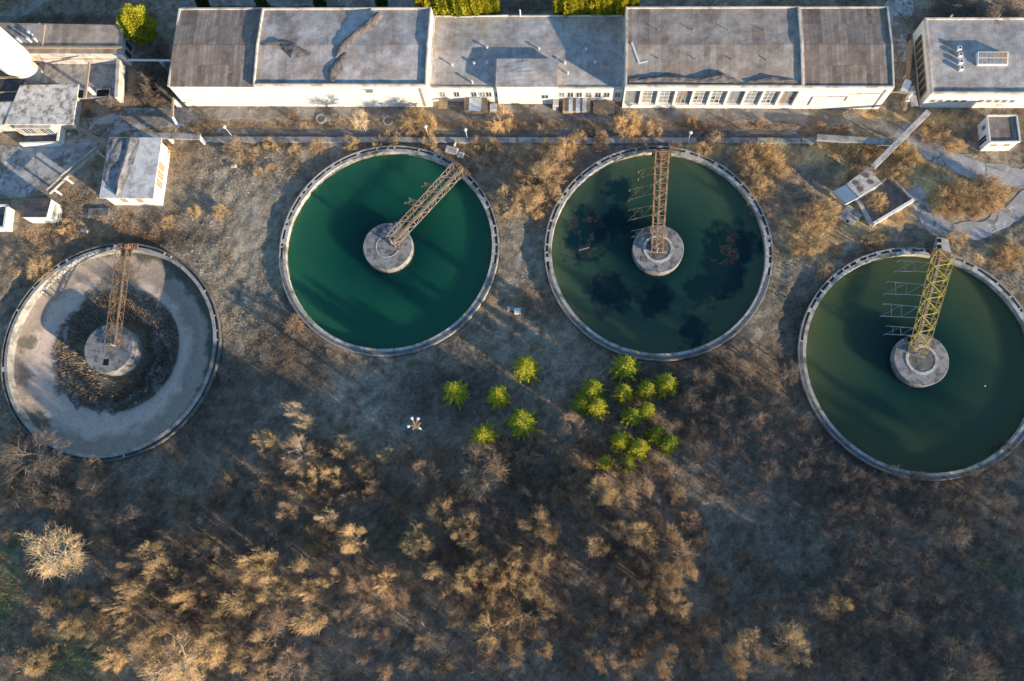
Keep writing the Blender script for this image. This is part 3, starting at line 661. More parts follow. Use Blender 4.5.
# C: windows, raised block, vents, doors, skip-like porches
for i, x in enumerate([1.6, 3.6, 6.0, 7.2, 8.1, 9.4, 18.2, 19.4, 20.6, 21.9, 23.2, 24.4, 25.9]):
    if 9.6 < x < 18: continue
    window(HCn, x, 1.3, .85, 1.3, 0, 2, pane='glass' if i % 3 else 'glass_dull')
m = MB(); m.box(9.35, 17.5, -.35, 3.7, -.2, 4.55); blk = m.build('raised_block', M['white_wall'], HCn)
m = MB(); gable(m, 9.25, 17.6, -.45, 3.8, 4.69, .1); m.build('block_roof', M['roof_blue'], blk)
window(HCn, 15.9, 1.5, 1.0, 1.0, -.35, 2)
m = MB(); m.box(1.0, 2.2, -1.6, -.02, .9, 1.05); m.build('loading_dock', M['wood'], HCn); m = MB(); m.box(4.6, 7.8, -1.9, -.02, 0, 1.1); m.build('loading_dock', M['wood'], HCn)
m = MB(); m.box(5.3, 7.0, -2.1, -.1, 1.12, 1.25); m.build('dock_plate', M['metal_white'], HCn); m = MB(); m.box(8.2, 9.1, -1.7, -.7, 0, .7); m.build('crate', M['metal_white'], HCn)
m = MB(); m.box(18.4, 22.2, -1.9, -.02, 0, 1.0); m.build('loading_dock', M['wood'], HCn); m = MB(); m.box(22.6, 25.6, -2.0, -.05, 0, .5); m.build('loading_dock', M['wood'], HCn)
for x in (19.2, 20.2, 21.1): m = MB(); m.box(x, x+.55, -2.2, -.1, 1.02, 1.14); m.build('dock_plate', M['metal_white'], HCn)
m = MB(); m.box(17.0, 17.8, -1.3, -.36, 0, 1.4); m.build('entrance_step', M['pale_concrete'], HCn)
for (x, y) in [(452, 64), (472, 81), (487, 47), (474, 63), (487, 62), (539, 48), (565, 62), (568, 72), (586, 49), (595, 62)]:
    pz = G(x, y, 4.1); mI = Matrix.Rotation(-URZ, 3, 'Z'); q = mI@(pz-uvw(35.92, .9)); 
    m = MB(); m.beam((q.x, q.y, 3.5), (q.x, q.y, 4.15), .24, .24, 8); m.beam((q.x, q.y, 4.1), (q.x, q.y, 4.22), .38, .38, 8); m.build('roof_vent', M['metal_white'], HCn)
m = MB(); m.beam((3.0, 10.9, 3.75), (10.5, 11.1, 3.85), .12); m.beam((12.2, 11.0, 3.75), (12.2, 11.0, 5.2), .2, .2, 8); m.build('roof_pipe', M['metal_white'], HCn)
m = MB(); m.beam((22.8, 8.6, 3.75), (24.3, 10.6, 3.8), .08); m.build('roof_lath', M['wood'], HCn)
# D: bays
nb = 10; bw = WD/nb
m = MB(); m.box(0, WD, 0, .55, 4.5, 5.31); m.box(0, WD, 0, .55, -.2, .8)
for i in range(nb+1): m.box(max(0, i*bw-.16), min(WD, i*bw+.16), .01, .55, .8, 4.5)
m.build('bay_frame', M['white_wall'], HD)
for i in range(nb):
    x0 = i*bw+.2; x1 = (i+1)*bw-.2; f = MB()
    for k in range(5): f.box(x0, x1, .36, .42, .82+k*.88, .9+k*.88)
    for k in range(4): xx = x0+(x1-x0-.06)*k/3; f.box(xx, xx+.06, .35, .43, .82, 4.45)
    fo = f.build('window', M['metal_white'] if i % 3 else M['metal_grey'], HD)
    g = MB(); 
    for k in range(4):
        for j in range(3):
            if rnd.random() < .12: continue
            xa = x0+(x1-x0)*j/3; g.box(xa+.03, xa+(x1-x0)/3-.03, .38, .40, .9+k*.88, 1.68+k*.88)
    g.build('pane', M['glass_dull'], fo)
    if i in (0, 3, 7, 9):
        g = MB(); g.box(x0+.1, x0+(x1-x0)*.5, .44, .5, .85, rnd.uniform(2.5, 4.3)); g.build('boarding', M['wood'], fo)
m = MB(); m.box(.15, WD-.15, .545, .549, .8, 4.5); m.build('dark_interior', M['interior'], HD)
m = MB(); m.beam((.8, 6.4, 5.9), (1.8, 3.4, 5.75), .25, .08); m.beam((1.8, 3.4, 5.72), (3.0, 3.7, 5.72), .2, .08); m.build('loose_plank', M['metal_white'], HD)
m = MB(); clutter(m, [(.5, .8, .15, .5), (5, 1.1, .35, .9), (9, .8, .25, .6), (12.6, 1.2, .45, 1.4), (15, .6, .1, .4)], 5.5, .12, 1, 9)
clutter(m, [(16, .7, .1, .4), (19, 1.0, .3, .8), (22.4, .7, .1, .4)], 5.5, .12, 1, 10); solid(m.build('peeled_felt', M['felt'], HD))
for k, (u, v) in enumerate([(4.4, 8.3), (9.0, 8.3), (13.7, 8.3), (18.4, 8.2), (4.4, 4.0), (9.3, 3.9), (14, 3.9), (18.6, 3.8)]):
    m = MB(); m.beam((u, v, 5.5), (u, v, 6.05), .14, .14, 6); m.build('roof_vent', M['metal_grey'], HD)
m = MB(); m.box(WE-1.0, WE-.75, -.06, .01, .3, 5.0); m.build('downpipe', M['metal_grey'], HE)
m = MB(); m.beam((2.0, -.06, 1.0), (2.0, -.06, 3.2), .12); m.beam((2.0, -.06, 3.2), (6.5, -.06, 3.3), .1); m.beam((6.5, -.06, 3.3), (6.5, -.06, 2.2), .1); m.beam((6.5, -.06, 3.9), (11, -.06, 4.2), .07); m.build('wall_pipe', M['pale_concrete'], HE)

# right building
RB, WR = hall(102.9, 121.5, .25, 11.3, 3.5, 'roof_blue', 'single storey workshop with pale flat roof and skylight at the top right', par=.33, rise=.25, name='workshop', cat='workshop', group='')
def loc_of(px, py, z, u0, v0): return Matrix.Rotation(-URZ, 3, 'Z')@(G(px, py, z)-uvw(u0, v0))
for (x, y) in [(961, 46.5), (962, 53), (962.5, 60), (963, 66.5)]:
    q = loc_of(x, y, 4.4, 102.9, .25); m = MB(); m.box(q.x-.24, q.x+.24, q.y-.24, q.y+.24, 3.5, 4.2); vo = m.build('roof_vent', M['metal_white'], RB)
    m = MB(); m.box(q.x-.13, q.x+.13, q.y-.13, q.y+.13, 4.15, 4.204); m.build('vent_opening', M['black'], vo)
q = loc_of(993, 58, 4.2, 102.9, .25); m = MB(); m.box(q.x-1.95, q.x+1.95, q.y-.85, q.y+.85, 3.5, 4.0); m.add([(q.x-1.95, q.y-.85, 4.0), (q.x+1.95, q.y-.85, 4.0), (q.x+1.95, q.y+.85, 4.0), (q.x-1.95, q.y+.85, 4.0), (q.x-1.95, q.y+.75, 4.5), (q.x+1.95, q.y+.75, 4.5)], [(0, 1, 5, 4), (2, 3, 4, 5), (0, 4, 3), (1, 2, 5)]); sk = m.build('skylight', M['metal_white'], RB)
m = MB()
for i in range(7): 
    x0 = q.x-1.8+i*.52
    for (t0, t1) in ((.06, .48), (.54, .94)): 
        P = [Vector((x0+a, q.y-.85+1.6*t, 4.02+.5*t)) for a, t in ((0, t0), (.44, t0), (.44, t1), (0, t1))]; m.add(P, [(0, 1, 2, 3)])
m.build('pane', M['glass_dull'], sk)
x = 1.0; k = 0
while x < WR-1:
    window(RB, x, 1.4, .62, .8, 0, 2); k += 1; x += 1.0 if k % 5 else 2.3
m = MB(); m.box(-.05, .02, 1.0, 9.5, .4, 2.6); m.build('side_glazing', M['wood'], RB)
m = MB(); 
for y in np.arange(1.2, 9.4, 1.1): m.box(-.10, -.05, y, y+.75, .6, 2.4)
m.build('side_window', M['glass'], RB)
for (x, z) in [(3.4, 3.0), (9.6, 3.0), (3.6, 3.0)][:2]:
    m = MB(); m.box(x-.12, x+.12, 11.3, 11.5, 3.2, 4.2); m.build('chimney_stub', M['metal_grey'], RB)

# white house with torn roof
def quadhouse(name, roofpx, z, inset, wall, roof, label, cat, slope=None, over=.25, th=.15, group=None):
    P = [G(x, y, z) for x, y in roofpx]        # NW NE SE SW at roof height
    c = sum(P, Vector())/4
    T = empty(name, (c.x, c.y, 0), 0, label, cat, group)
    L = [Vector((p.x-c.x, p.y-c.y, 0)) for p in P]
    zs = [z+(slope[i] if slope else 0) for i in range(4)]
    Wp = [l*(1-inset/l.length) for l in L]
    m = MB(); m.prism([(l.x, l.y) for l in Wp][::-1], -.3, 0, [zz-th for zz in zs][::-1]); wo = m.build('wall', M[wall], T)
    m = MB(); v = [(l.x, l.y, zs[i]-th) for i, l in enumerate(L)]+[(l.x, l.y, zs[i]) for i, l in enumerate(L)]
    m.add(v, [(0, 1, 2, 3), (7, 6, 5, 4), (0, 4, 5, 1), (1, 5, 6, 2), (2, 6, 7, 3), (3, 7, 4, 0)]); ro = m.build('roof', M[roof], T, bevel=.02)
    return T, L, Wp, c
t = mottled('limewashed_roof', (.60, .58, .54), (.80, .77, .72), 1.3, stain=(.44, .41, .37), ss=.7); M['roof_white'] = t
WHT, Lw, Ww, cW = quadhouse('white_house', [(109, 137), (162, 137.5), (153, 198.5), (99, 198)], 3.35, .5, 'white_wall', 'roof_white', 'small white house with half of its felt roof torn and crumpled', 'house')
def lpt(L, a, b, z): # bilinear point on the house roof a:W-E b:S-N
    p = L[3].lerp(L[2], a).lerp(L[0].lerp(L[1], a), b); return (p.x, p.y, z)
m = MB()
nU, nV = 26, 44; vs = []; idx = {}
rr = random.Random(5)
for j in range(nV+1):
    for i in range(nU+1):
        b = j/nV; a0 = .02+.02*math.sin(b*9); a1 = .10+.50*math.sin(min(1, b*1.06)**.75*math.pi*.62)**1.0 if b < .95 else .5
        a0 = max(.015, .32-b*1.1) if b < .3 else .015
        a1 = max(a0+.02, .34+.28*b**.6-.10*max(0, b-.7))
        a = a0+(a1-a0)*i/nU; t = i/nU
        fold = .10*abs(math.sin(t*5+b*4))+.40*math.exp(-((t-.72)/.09)**2)*(1-.5*b)+.12*abs(math.sin(t*9-b*6))*b+rr.uniform(0, .03)
        vs.append(lpt(Lw, a, .03+b*.95, 3.37+fold*(min(1, t*6)*min(1, (1-t)*8)+.05)))
m.add(vs, [(j*(nU+1)+i, j*(nU+1)+i+1, (j+1)*(nU+1)+i+1, (j+1)*(nU+1)+i) for j in range(nV) for i in range(nU)])
M['grey_felt'] = mottled('weathered_felt', (.16, .155, .155), (.40, .38, .37), .9, stain=(.10, .095, .10), ss=.6)
o = m.build('torn_felt', M['grey_felt'], WHT); solid(o, .03)
# windows of the white house: south wall and east wall
def wallwin(T, A, B, a, wd, z0, z1, pane='glass_dull', reveal='plaster'):
    d = (B-A).normalized(); n = Vector((d.y, -d.x, 0)); c = A.lerp(B, a)
    f = MB(); Mx = Matrix(((d.x, n.x, 0, c.x), (d.y, n.y, 0, c.y), (0, 0, 1, 0), (0, 0, 0, 1)))
    f.box(-wd/2-.08, wd/2+.08, -.02, .05, z0-.08, z0, Mx); f.box(-wd/2-.08, wd/2+.08, -.02, .05, z1, z1+.08, Mx); f.box(-wd/2-.08, -wd/2, -.02, .05, z0, z1, Mx); f.box(wd/2, wd/2+.08, -.02, .05, z0, z1, Mx); f.box(-.03, .03, 0, .04, z0, z1, Mx)
    o = f.build('window', M[reveal], T); g = MB(); g.box(-wd/2, wd/2, -.02, .02, z0, z1, Mx); g.build('pane', M[pane], o); return o
SWc, SEc, NEc, NWc = Ww[3], Ww[2], Ww[1], Ww[0]
for a in (.34, .66): wallwin(WHT, SWc, SEc, a, .8, 1.2, 2.7, 'wood')
for a in (.30, .45, .60): wallwin(WHT, SEc, NEc, a, .95, 1.0, 2.6, 'wood')

# small sheds on the left, shed on the right
S1 = quadhouse('shed', [(23, 198.5), (51, 198), (46, 217), (20, 217)], 2.5, .15, 'white_wall', 'roof_slate', 'small white shed with dark slate roof left of the white house', 'shed')
m = MB(); A = S1[2][2]; m.box(A.x-.6, A.x+.6, A.y+.1, A.y+2.1, 0, 1.3); m.build('porch', M['pale_concrete'], S1[0])
S2 = quadhouse('roofless_hut', [(-22, 206), (8, 206), (5, 228), (-22, 228)], 1.5, .05, 'white_wall', 'dark_concrete', 'white walled hut with sunken dark roof cut by the left edge', 'hut')
m = MB(); L = S2[1]
for a, b in ((0, 1), (1, 2), (2, 3)): m.beam((L[a].x, L[a].y, 1.6), (L[b].x, L[b].y, 1.6), .28, .4)
m.build('parapet', M['white_wall'], S2[0])
S3 = quadhouse('shed', [(986.5, 116), (1016, 116), (1019.5, 142), (989.5, 142.5)], 2.6, .05, 'white_wall', 'roof_brown', 'little white shed with brown strip roof at the right edge below the workshop', 'shed', over=.05)
W3 = S3[2]; wallwin(S3[0], W3[0], W3[3], .3, .5, 1.3, 2.0, 'glass'); wallwin(S3[0], W3[0], W3[3], .72, .8, .1, 2.0, 'black', 'metal_white'); wallwin(S3[0], W3[3], W3[2], .25, .6, 1.5, 2.0, 'wood'); wallwin(S3[0], W3[3], W3[2], .7, .6, 1.5, 2.0, 'wood')
m = MB(); L = S3[1]
for a, b in ((0, 1), (1, 2), (2, 3), (3, 0)): m.beam((L[a].x, L[a].y, 2.68), (L[b].x, L[b].y, 2.68), .16, .3)
m.build('parapet', M['white_wall'], S3[0])

# top left complex
BL1 = quadhouse('long_shed', [(-30, 22), (124, 25), (122, 53.5), (-30, 53)], 3.2, .1, 'plaster', 'roof_mid', 'long low shed with grey brown sheet roof behind the water tower', 'shed')
m = MB(); L = BL1[1]
for i in range(3): 
    p = L[1].lerp(L[2], .15+i*.3); m.box(p.x+.02, p.x+.06, p.y-.7, p.y+.1, .8, 2.4)
m.build('window', M['glass'], BL1[0])
m = MB(); d = (L[2]-L[3]); m.beam((L[3].x, L[3].y+.9, 3.3), (L[2].x, L[2].y+.9, 3.3), .3, .3); m.build('roof_curb', M['wood'], BL1[0])
for i, (x, y) in enumerate([(18, 39), (28, 39), (35, 39), (29, 32)]):
    q = G(x, y, 3.9)-BL1[3]; m = MB(); m.beam((q.x, q.y, 3.2), (q.x, q.y, 4.0), .3, .3, 8); m.beam((q.x, q.y, 4.0), (q.x, q.y, 4.15), .46, .46, 8); m.build('roof_vent', M['metal_white'], BL1[0])
# flat platform with a hole
PL = [G(42, 62), G(123, 64), G(120, 100), G(82, 101), G(80, 90), G(44, 86)]
T = empty('ruined_building', G(90, 80), 0, 'roofless ruin with a cracked slab floor and a black opening beside the long shed', 'ruin')
c = G(90, 80); m = MB(); m.prism([(p.x-c.x, p.y-c.y) for p in PL][::-1], -.2, .9); m.build('slab', M['concrete'], T)
def lp(px, py, z=0): 
    q = G(px, py, z); return Vector((q.x-c.x, q.y-c.y, z))
m = MB(); m.beam(lp(121, 62, 1.3), lp(119, 100, 1.3), .5, 1.6); m.beam(lp(45, 61, 1.3), lp(121, 61.5, 1.3), .4, 1.4); m.build('wall', M['plaster'], T)
m = MB(); a = lp(97, 97, .9); b = lp(110, 90, .9); m.box(a.x-.15, b.x+.15, a.y-.15, b.y+.15, .85, 1.05); fo = m.build('curb', M['pale_concrete'], T)
m = MB(); m.box(a.x, b.x, a.y, b.y, .9, 1.055); m.build('opening', M['black'], fo)
m = MB(); a = lp(78, 98, .9); b = lp(84, 90, .9); m.box(a.x, b.x, a.y, b.y, .85, .906); m.build('opening', M['black'], T)
# corrugated roof building with open front
CB = quadhouse('open_shed', [(20, 85), (79, 84), (73, 124.5), (4, 124.5)], 3.1, 1.5, 'plaster', 'roof_pale', 'shed with patched pale sheet roof and a broken white front', 'shed')
Wc = CB[2]
m = MB(); A = Wc[3].lerp(Wc[2], -.02); B = Wc[3].lerp(Wc[2], .72); m.box(A.x, B.x, A.y-2.7, A.y-2.45, 0, 1.1); m.box(B.x+.02, B.x+.3, A.y-2.45, A.y+.1, 0, 1.4); m.build('front_wall', M['white_wall'], CB[0])
m = MB(); m.box(A.x, B.x, A.y-2.45, A.y-1.22, .1, .5); m.build('window_sill', M['dark_concrete'], CB[0])
q0 = G(-30, 103, 3.0)-CB[3]; q1 = G(18, 124.5, 3.0)-CB[3]; m = MB(); m.box(q0.x, q1.x-1.2, q1.y, q0.y, 2.85, 3.0); m.build('side_roof', M['roof_pale'], CB[0]); m = MB(); m.box(q0.x+.3, q1.x-1.6, q1.y+.5, q0.y-.3, 0, 2.86); m.build('side_wall', M['plaster'], CB[0])
bay = MB(); bay.box(Wc[3].x+.1, Wc[3].lerp(Wc[2], .72).x, Wc[3].y-1.2, Wc[3].y+.1, 0, 2.95); bay.build('front_bay', M['plaster'], CB[0])
for i in range(6): wallwin(CB[0], Wc[3]+Vector((0, -1.2, 0)), Wc[2]+Vector((0, -1.2, 0)), .06+i*.115, .75, 1.3, 2.8, 'glass' if i % 3 else 'wood', 'metal_white')
# water tower
b0 = G(35, 78)
T = empty('water_tower', b0, 0, 'tall white water tower with a wide cylindrical tank on a narrower shaft', 'water tower')
m = MB(); m.lathe([(1.9, -.2), (1.85, .4), (1.7, .6), (1.65, 3.6)], 40); m.build('shaft', M['plaster'], T, smooth=True)
m = MB(); m.lathe([(0, 3.6), (1.7, 3.6), (2.2, 4.2), (2.25, 4.6), (2.2, 15.5), (2.0, 15.9), (0, 16.4)], 48); m.build('tank', M['white_wall'], T, smooth=True)
for z in (5.3, 15.3): m = MB(); m.lathe([(2.25, z-.08), (2.31, z-.06), (2.31, z+.06), (2.25, z+.08)], 48); m.build('hoop', M['metal_white'], T)
# dark roof segments at far left under the tower
S4 = quadhouse('flat_annex', [(-25, 78), (24, 78), (19, 102), (-25, 103)], 2.4, .1, 'plaster', 'roof_slate', 'flat dark roofed annex at the foot of the water tower', 'annex')
m = MB(); L = S4[1]; m.beam((L[3].x, L[3].y, 2.5), (L[2].x, L[2].y, 2.5), .2, .25); m.beam((L[0].x, L[0].y, 2.5), (L[1].x, L[1].y, 2.5), .25, .25); m.box(L[3].x, L[2].x-.3, L[3].y+1.4, L[3].y+1.6, 2.4, 2.6); m.build('parapet', M['wood'], S4[0])

# ------------------------------------------------------------------ ducts, pipes, beams
def duct(name, a, b, z, wd, ht, mat, label, cat, posts=(), lid=False, pmat='metal_white', za=None):
    A = G(*a, z); B = G(*b, za if za is not None else z); c = (A+B)/2; d = (B-A)
    T = empty(name, (c.x, c.y, 0), math.atan2(d.y, d.x), label, cat); L = Vector((d.x, d.y)).length/2; dz = (B.z-A.z)/2
    m = MB(); m.beam((-L, 0, c.z-dz-ht/2), (L, 0, c.z+dz-ht/2), wd, ht); m.build('beam', M[mat], T, bevel=.03)
    if lid:
        m = MB(); m.beam((-L, -wd/2+.06, c.z+.05), (L, -wd/2+.06, c.z+.05), .12, .14); m.beam((-L, wd/2-.06, c.z+.05), (L, wd/2-.06, c.z+.05), .12, .14); m.build('side_lip', M['pale_concrete'], T)
        m = MB(); m.beam((-L+.05, 0, c.z+.02), (L-.05, 0, c.z+.02), wd-.26, .05); m.build('lagging', M['wood'], T)
    for t in posts:
        x = -L+2*L*t; m = MB(); m.box(x-.12, x+.12, -.26, .26, -.1, c.z-ht); m.build('post', M[pmat], T)
    return T
duct('duct_bridge', (48, 192), (62, 179), 1.9, .8, .3, 'concrete', 'concrete pipe trough between the slate roofed shed and the yard', 'pipe duct', (.3,), True)
duct('duct_bridge', (62, 178), (98, 149), 1.9, .8, .3, 'concrete', 'long concrete pipe trough climbing beside the cracked yard', 'pipe duct', (.05, .95), True)
duct('duct_bridge', (72, 124), (108, 145), 1.9, .55, .35, 'wood', 'narrow brown beam from the open shed to the white house', 'beam', (.9,))
duct('duct_bridge', (133, 134.5), (200, 136.5), 2.0, .85, .3, 'concrete', 'raised concrete trough behind the roof of the white house', 'pipe duct', (.5, .98))
duct('duct_bridge', (817, 137), (893, 142), 1.6, .9, .35, 'concrete', 'raised straight concrete trough left of the diagonal pipe', 'pipe duct', (.45,))
duct('diagonal_duct', (873, 167), (929, 111), 2.2, .75, .45, 'pale_concrete', 'diagonal pale pipe casing running up to the workshop', 'pipe duct', (.1, .5, .92))
duct('ground_pipe', (904, 92), (909, 80), 2.0, .9, .5, 'metal_white', 'short rounded white pipe bend beside the workshop wall', 'pipe', (.5,))
duct('wall_beam', (905, 109), (912, 40), 1.1, .5, .4, 'wood', 'brown timber beam lying along the left wall of the workshop', 'beam', (.5,))
duct('porch_slab', (911, 86), (915, 106), 1.9, .9, .2, 'pale_concrete', 'pale slab by the lower left corner of the workshop', 'slab', (.5,))
duct('gantry_beam', (128, 59.5), (170, 60), 2.6, .25, .25, 'metal_white', 'thin white beam joining the long shed and the factory row', 'beam', (.75,))
duct('overhead_beam', (85, 97), (89, 62), 3.2, .25, .25, 'wood', 'thin timber pole leaning over the roofless ruin', 'pole', (.3,))
duct('gas_pipe', (172.5, 97), (172, 116), 2.3, .3, .3, 'wood', 'brown upright pipe run beside the left end of the factory row', 'pipe', (.1,))
duct('gas_pipe', (172, 116), (178, 127), 2.3, .3, .3, 'metal_white', 'white pipe end slanting down to the dark path', 'pipe', (), za=1.0)
duct('gas_pipe', (883, 92), (916, 91.5), 3.2, .14, .14, 'wood', 'thin pipe spanning the gap between factory row and workshop', 'pipe', (.9,))
duct('gas_pipe', (836, 145), (842, 162), .8, .2, .2, 'wood', 'short brown pipe leaning down from the raised trough', 'pipe', ())
def longduct():
    A = G(200, 140); B = G(815, 141.5); d = B-A; T = empty('concrete_duct', A, math.atan2(d.y, d.x), 'long low concrete duct line running above the tanks along the row', 'duct'); L = d.length
    m = MB(); x = 0
    while x < L-1:
        l = rnd.choice([1.5, 3, 3, 2.2]); 
        if rnd.random() < .9: m.box(x+.02, min(L, x+l)-.02, -.42+rnd.uniform(-.05, .05), .42, -.2, .27+rnd.uniform(-.05, .05))
        x += l
    m.build('slab', M['concrete'], T, bevel=.03)
    m = MB(); m.box(0, L, -.36, .36, -.2, .08); m.build('channel_floor', M['dark_concrete'], T)
longduct()

# pit complex (rotated)
pc = [G(863, 181), G(889, 163), G(912, 200), G(870, 228)]
def pitstuff():
    a = G(846, 184, 2.2); b = G(868, 167, 2.2); c2 = G(882, 183, 2.2); d2 = G(859, 197, 2.2)
    P = [b, c2, d2, a]; c = sum(P, Vector())/4
    T = empty('pump_house', (c.x, c.y, 0), 0, 'small concrete pump house with holed flat roof beside the open pit', 'pump house')
    L = [Vector((p.x-c.x, p.y-c.y, 0)) for p in P]
    m = MB(); m.prism([(l.x*.95, l.y*.95) for l in L][::-1], -.2, 2.0); m.build('wall', M['concrete'], T)
    m = MB(); m.prism([(l.x, l.y) for l in L][::-1], 2.0, 2.2); m.build('roof', M['pale_concrete'], T, bevel=.03)
    for (u, v) in ((.3, .3), (.7, .25), (.3, .75), (.68, .72)):
        q = L[3].lerp(L[2], u).lerp(L[0].lerp(L[1], u), v); m = MB(); m.beam((q.x, q.y, 2.18), (q.x, q.y, 2.26), .7, .7, 9); m.build('hatch', M['rust'], T)
    m = MB(); n = (L[3]-L[0]).normalized(); s = [L[3]+Vector((-1.2, -.35, 0)), L[2]+Vector((-1.2, -.35, 0))]
    m.add([(L[3].x, L[3].y, 1.95), (L[2].x, L[2].y, 1.95), (s[1].x, s[1].y, .9), (s[0].x, s[0].y, .9), (L[3].x, L[3].y, 1.8), (L[2].x, L[2].y, 1.8), (s[1].x, s[1].y, .1), (s[0].x, s[0].y, .1)], [(0, 3, 2, 1), (3, 7, 6, 2), (0, 4, 7, 3), (1, 2, 6, 5)]); m.build('lean_to', M['metal_white'], T)
    # open pit
    Q = [G(888, 178), G(911, 202), G(871, 226), G(856, 200)]; c = sum(Q, Vector())/4
    T = empty('open_pit', (c.x, c.y, 0), 0, 'open rectangular concrete basin with planked floor and low walls', 'basin')
    L = [Vector((p.x-c.x, p.y-c.y, 0)) for p in Q]
    m = MB(); m.prism([(l.x, l.y) for l in L][::-1], -.2, .1); m.build('floor', M['roof_brown'], T)
    for i, (h, wd, mt) in enumerate([(.75, .3, 'concrete'), (1.0, .35, 'white_wall'), (.5, .5, 'pale_concrete'), (.5, .3, 'concrete')]):
        a = L[i]; b = L[(i+1) % 4]; m = MB(); d = (b-a).normalized()*.15; m.beam(a-d*0+Vector((0, 0, h/2)), b+Vector((0, 0, h/2)), wd, h); m.build('side_wall', M[mt], T)
    Q = [G(848, 205), G(862, 216), G(850, 227), G(836, 218)]; c = sum(Q, Vector())/4
    T = empty('concrete_chamber', (c.x, c.y, 0), 0, 'small weathered concrete chamber half under dry grass beside the pit', 'chamber')
    m = MB(); m.prism([(p.x-c.x, p.y-c.y) for p in Q][::-1], -.2, .35); m.build('block', M['concrete'], T, bevel=.04)
    m = MB(); m.box(-.55, -.2, -1.0, -.6, .3, .356); m.build('hole', M['black'], T)
pitstuff()
# valve chamber above rightmost tank
V = quadhouse('valve_chamber', [(937.5, 237), (948, 239), (952, 255), (936, 252)], .9, .02, 'concrete', 'pale_concrete', 'pale concrete valve box with two black holes by the rightmost tank', 'valve box')
for k in (0, 1):
    q = G(939.5, 240.5+k*6, .95)-V[3]; m = MB(); m.box(q.x-.28, q.x+.28, q.y-.26, q.y+.26, .85, .906); m.build('hole', M['black'], V[0])
m = MB(); m.box(-.5, .5, -.35, .35, -.1, .45); m.beam((-.2, 0, .45), (-.2, 0, .9), .2, .2, 8); o = m.build('machine_stub', M['rust'], bevel=.03); o.location = G(870, 251); tag(o, 'dark rusty stub on the upper left rim of the rightmost tank', 'machine part')
for (x, y, l) in [(455, 152, 'crumbling concrete block above the emerald tank beside its bridge'), (570, 114.5, 'scattered pale rubble on the service road'), (322, 119, 'round manhole ring on the service road below the left halls')][:1]:
    m = MB(); m.box(-1.3, .4, -.5, .5, -.1, .5); m.box(.5, 1.4, -.7, .1, -.1, .35); m.box(-.4, -.2, .6, 1.4, -.1, .6); o = m.build('concrete_block', M['pale_concrete'], bevel=.05); o.location = G(x, y); o.rotation_euler.z = -.3; tag(o, l, 'concrete block')
for (x, y, l) in [(321, 119, 'round manhole ring beside the service road, left one of two'), (388, 121, 'round manhole ring beside the service road, right one of two')]:
    T = empty('manhole', G(x, y), 0, l, 'manhole', 'manholes along the service road'); m = MB(); m.lathe([(.75, -.1), (.75, .14), (.5, .14), (.5, .05)], 24, jit=.03); m.build('ring', M['concrete'], T); m = MB(); m.lathe([(.5, .1), (0, .1)], 20); m.build('cover', M['dark_concrete'], T)
# litter / small box between the tanks
m = MB(); m.box(-.75, .1, -.35, .45, -.05, .45); o = m.build('broken_box', M['metal_white'], bevel=.03); o.location = G(520, 312); tag(o, 'pale broken box lying on the grass between the two middle tanks', 'box')
m = MB(); m.box(-.5, .5, -.3, .3, -.05, .3); m.box(-.9, -.5, -.1, .3, -.05, .12); o = m.build('tin_sheet', M['metal_grey'], bevel=.03); o.location = G(511, 309); tag(o, 'grey tin scrap lying beside the broken box on the grass', 'scrap')
m = MB(); m.box(-.4, .4, -.22, .22, -.05, .35); o = m.build('stone_block', M['pale_concrete'], bevel=.05); o.location = G(234, 166.5); tag(o, 'pale stone block alone on the grass right of the white house', 'block')
m = MB(); m.box(-.5, .5, -.25, .25, -.05, .3); o = m.build('tin_sheet', M['metal_grey'], bevel=.03); o.location = G(85, 231); o.rotation_euler.z = -.3; tag(o, 'bluish tin scrap on the grass above the drained tank', 'scrap')
for i, (x, y, s) in enumerate([(96, 213, 2.2)]):
    T = MB(); T.box(-1.6, 1.4, -.5, .7, -.05, .25); o = T.build('slab_pile', M['dark_concrete'], bevel=.04); o.location = G(100, 213); tag(o, 'dark broken slabs lying under the south wall of the white house', 'rubble')
# lamps: posts with small white heads
for (x, y, l) in [(230.5, 133, 'small white lamp on a short post at the left end of the dark path'), (427, 133, 'small white lamp on a short post above the emerald tank'), (466, 136, 'thin white lamp post right of the golden bush above the emerald tank'), (686, 139, 'thin white lamp post above the tank with the straight bridge')]:
    T = empty('lamp_post', G(x+1.5, y+3), 0, l, 'lamp post', 'short lamp posts along the path')
    m = MB(); m.beam((0, 0, -.1), (0, 0, 2.6), .09, .09, 8); m.build('post', M['metal_white'], T)
    m = MB(); m.lathe([(0, 2.5), (.2, 2.55), (.26, 2.7), (.2, 2.85), (0, 2.9)], 14); m.build('lamp_head', M['metal_white'], T, smooth=True)
def floodmast():
    T = empty('floodlight_mast', G(424, 431.5), 0, 'tall mast with a cross of white floodlights standing in the shaded scrub', 'floodlight mast')
    h = 6.2; m = MB(); m.beam((0, 0, -.1), (0, 0, h), .3, .3, 10); m.build('mast', M['plaster'], T)
    m = MB()
    ends = [(-.4, .75), (.25, .7), (-.75, -.1), (-.35, -.5), (.6, .3)]
    for e in ends: m.beam((0, 0, h), (e[0], e[1], h+.15), .16)
    m.box(-.4, .4, -.4, .4, h-.05, h+.08); m.build('cross_arm', M['wood'], T)
    for e in ends[:3]:
        m = MB(); m.lathe([(0, h+.1), (.16, h+.13), (.2, h+.25), (.15, h+.36), (0, h+.4)], 14); o = m.build('floodlight', M['metal_white'], T, smooth=True); o.location = (e[0]*1.15, e[1]*1.15, 0)
floodmast()
